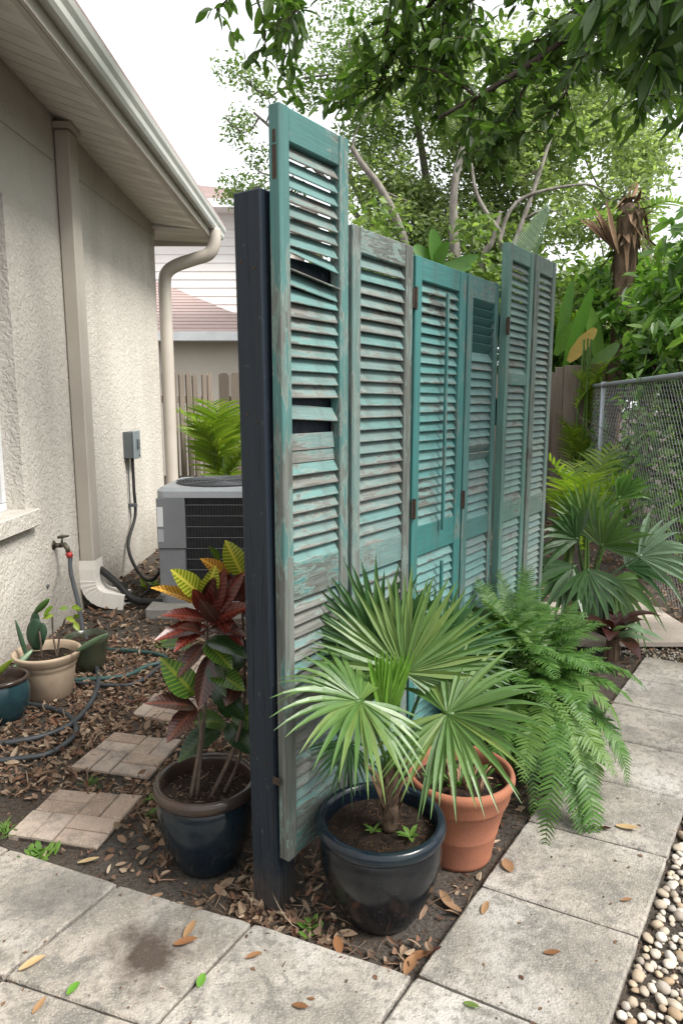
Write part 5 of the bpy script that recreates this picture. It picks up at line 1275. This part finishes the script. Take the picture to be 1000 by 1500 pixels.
# small dark bits on the pavers
for _ in range(900):
    x, y = ru(-1.3, 1.6), ru(1.3, 3.4)
    if not any(inpoly(x, y, q) for q in PAVE): continue
    s = ru(.003, .008) if rnd() < .8 else ru(.008, .018); a = ru(0, 6.28); chips.blade((x, y, PZ + .0025), (math.cos(a), math.sin(a), 0), (0, 0, 1), s, s * ru(.4, .8), 2, 0, .3)
tag(lit.build('leaf_litter', M['l_litter']), 'brown dead leaves scattered over the bare soil', 'leaf litter', kind='stuff')
tag(chips.build('mulch', M['chip']), 'dark bark mulch scattered over the bare soil', 'mulch', kind='stuff')
m = MB()
for _ in range(150):
    x, y = (ru(-.45, .2), ru(1.6, 2.1)) if rnd() < .5 else (ru(-1.7, -.4), ru(2.1, 4.4))
    if blocked(x, y): continue
    a = ru(0, 6.28); L = ru(.04, .14); p = Vector((x, y, .012)); e = p + Vector((math.cos(a) * L, math.sin(a) * L, rg(.008))); m.tube(bez(p, p.lerp(e, .5) + Vector((rg(.012), rg(.012), .006)), e, 4), [.0022, .002, .0018, .0014, .001], 4)
tag(m.build('fallen_twigs', M['twig']), 'thin dry twigs strewn over the mulch', 'twigs', kind='stuff')
FG = 'dead leaves lying on the concrete pavers'
def fallen(px, py, lpx, ang, mk, label, asp=.4, z=PZ + .004):
    g = G(px, py, z); L = lpx / 1000 * g.y * 1.15; m = MB(); a = R(ang)
    m.blade(Vector((-math.cos(a), -math.sin(a), 0)) * L * .5, (math.cos(a), math.sin(a), 0), (0, 0, 1), L, L * asp, 6, -.06, ru(.25, .6), None, -.10)
    tag(m.build('fallen_leaf', M[mk], None, True, T(*g)), label, 'leaf', FG)
fallen(272, 1381, 34, 10, 'l_dead', 'reddish brown dead leaf beside the dark stain on the paver')
fallen(48, 1413, 36, 35, 'l_deadpale', 'tan dead leaf on the paver joint at lower left')
fallen(108, 1449, 22, 60, 'l_green1', 'small bright green leaf on the paver below the stain', .6)
fallen(295, 1437, 22, 80, 'l_green1', 'half green fallen leaf on the joint right of the stain', .6)
fallen(58, 1474, 26, 70, 'l_dead', 'brown leaf near the bottom left corner of the paving')
fallen(372, 1401, 24, 15, 'l_dead', 'brown leaf on the paver just below the navy post')
fallen(440, 1475, 26, -20, 'l_dead', 'orange brown leaf on the bottom middle paver')
fallen(456, 1463, 12, -20, 'l_dead', 'tiny brown leaf beside the orange leaf on the bottom middle paver')
fallen(278, 1362, 30, 70, 'l_dead', 'curled brown leaf on the upper edge of the stained paver')
fallen(710, 1331, 24, 60, 'l_dead', 'pale brown leaf near the corner of the path paver below the terracotta pot')
fallen(743, 1269, 24, 100, 'l_dead', 'amber dead leaf below the drooping fern', .7)
fallen(808, 1396, 24, -5, 'l_dead', 'red brown leaf in the middle of the nearest path paver')
fallen(917, 1319, 16, 0, 'l_dead', 'small brown leaf on the second path paver near the pebbles')
fallen(918, 1213, 30, -25, 'l_deadpale', 'yellow tan leaf on the path right of the fern')
fallen(868, 1212, 14, 0, 'l_brom', 'small dark leaf on the path beside the fern')
fallen(885, 1214, 18, -20, 'l_brom', 'small dark curled leaf left of the yellow tan leaf')
fallen(690, 1473, 24, -30, 'l_vine', 'olive leaf lodged in the joint at the bottom right')
fallen(640, 1390, 14, 20, 'l_brom', 'dark seed pod on the left edge of the nearest path paver')
fallen(652, 1320, 34, 110, 'l_dead', 'curled orange leaf on the soil below the terracotta pot', .4, .012)
fallen(662, 1330, 28, 150, 'l_dead', 'brown leaf lying against the curled orange leaf on the soil', .4, .012)
fallen(600, 1415, 34, 60, 'l_dead', 'golden brown leaf in the corner between the two paver rows', .5, .02)
fallen(612, 1402, 30, 20, 'l_dead', 'rust brown leaf behind the golden leaf at the paver corner', .5, .015)
fallen(495, 1386, 30, 100, 'l_dead', 'brown leaf at the paver edge in front of the dark pot', .5, .02)
fallen(130, 1262, 30, 10, 'l_deadpale', 'pale tan leaf on the soil beside the nearest brick stone', .3, .012)
def weed(px, py, n, s, label, mat='l_weed', grass=False):
    g = G(px, py); m = MB()
    for k in range(n):
        q = ru(0, 6.28); m.blade((rg(s * .3), rg(s * .3), .004), (math.cos(q) * .7, math.sin(q) * .7, ru(.5, 1.4)), (math.cos(q), math.sin(q), .4), s * ru(.6, 1.2), s * (.08 if grass else .35), 3, .4, .2)
    tag(m.build('weed', M[mat], None, False, T(*g)), label, 'weed', 'weeds sprouting in the soil')
weed(58, 1256, 26, .06, 'small green weed beside the lower left pavers')
weed(12, 1222, 30, .08, 'grassy weed at the left edge near the brick stone', grass=True)
weed(455, 1362, 14, .05, 'little green weed between the navy post and the dark pot')
weed(310, 1385, 10, .035, 'tiny green sprout at the edge of the stained paver', grass=True)
weed(135, 1150, 30, .05, 'moss like green weed between the two nearest brick stones', grass=True)
weed(225, 1175, 18, .05, 'green weed left of the croton pot')
weed(228, 1196, 14, .045, 'low green weed in front of the croton pot')
weed(245, 948, 20, .09, 'light green leafy weed behind the red croton leaves')
weed(228, 862, 20, .12, 'pale weed growing against the wall by the black pipe', 'l_areca')
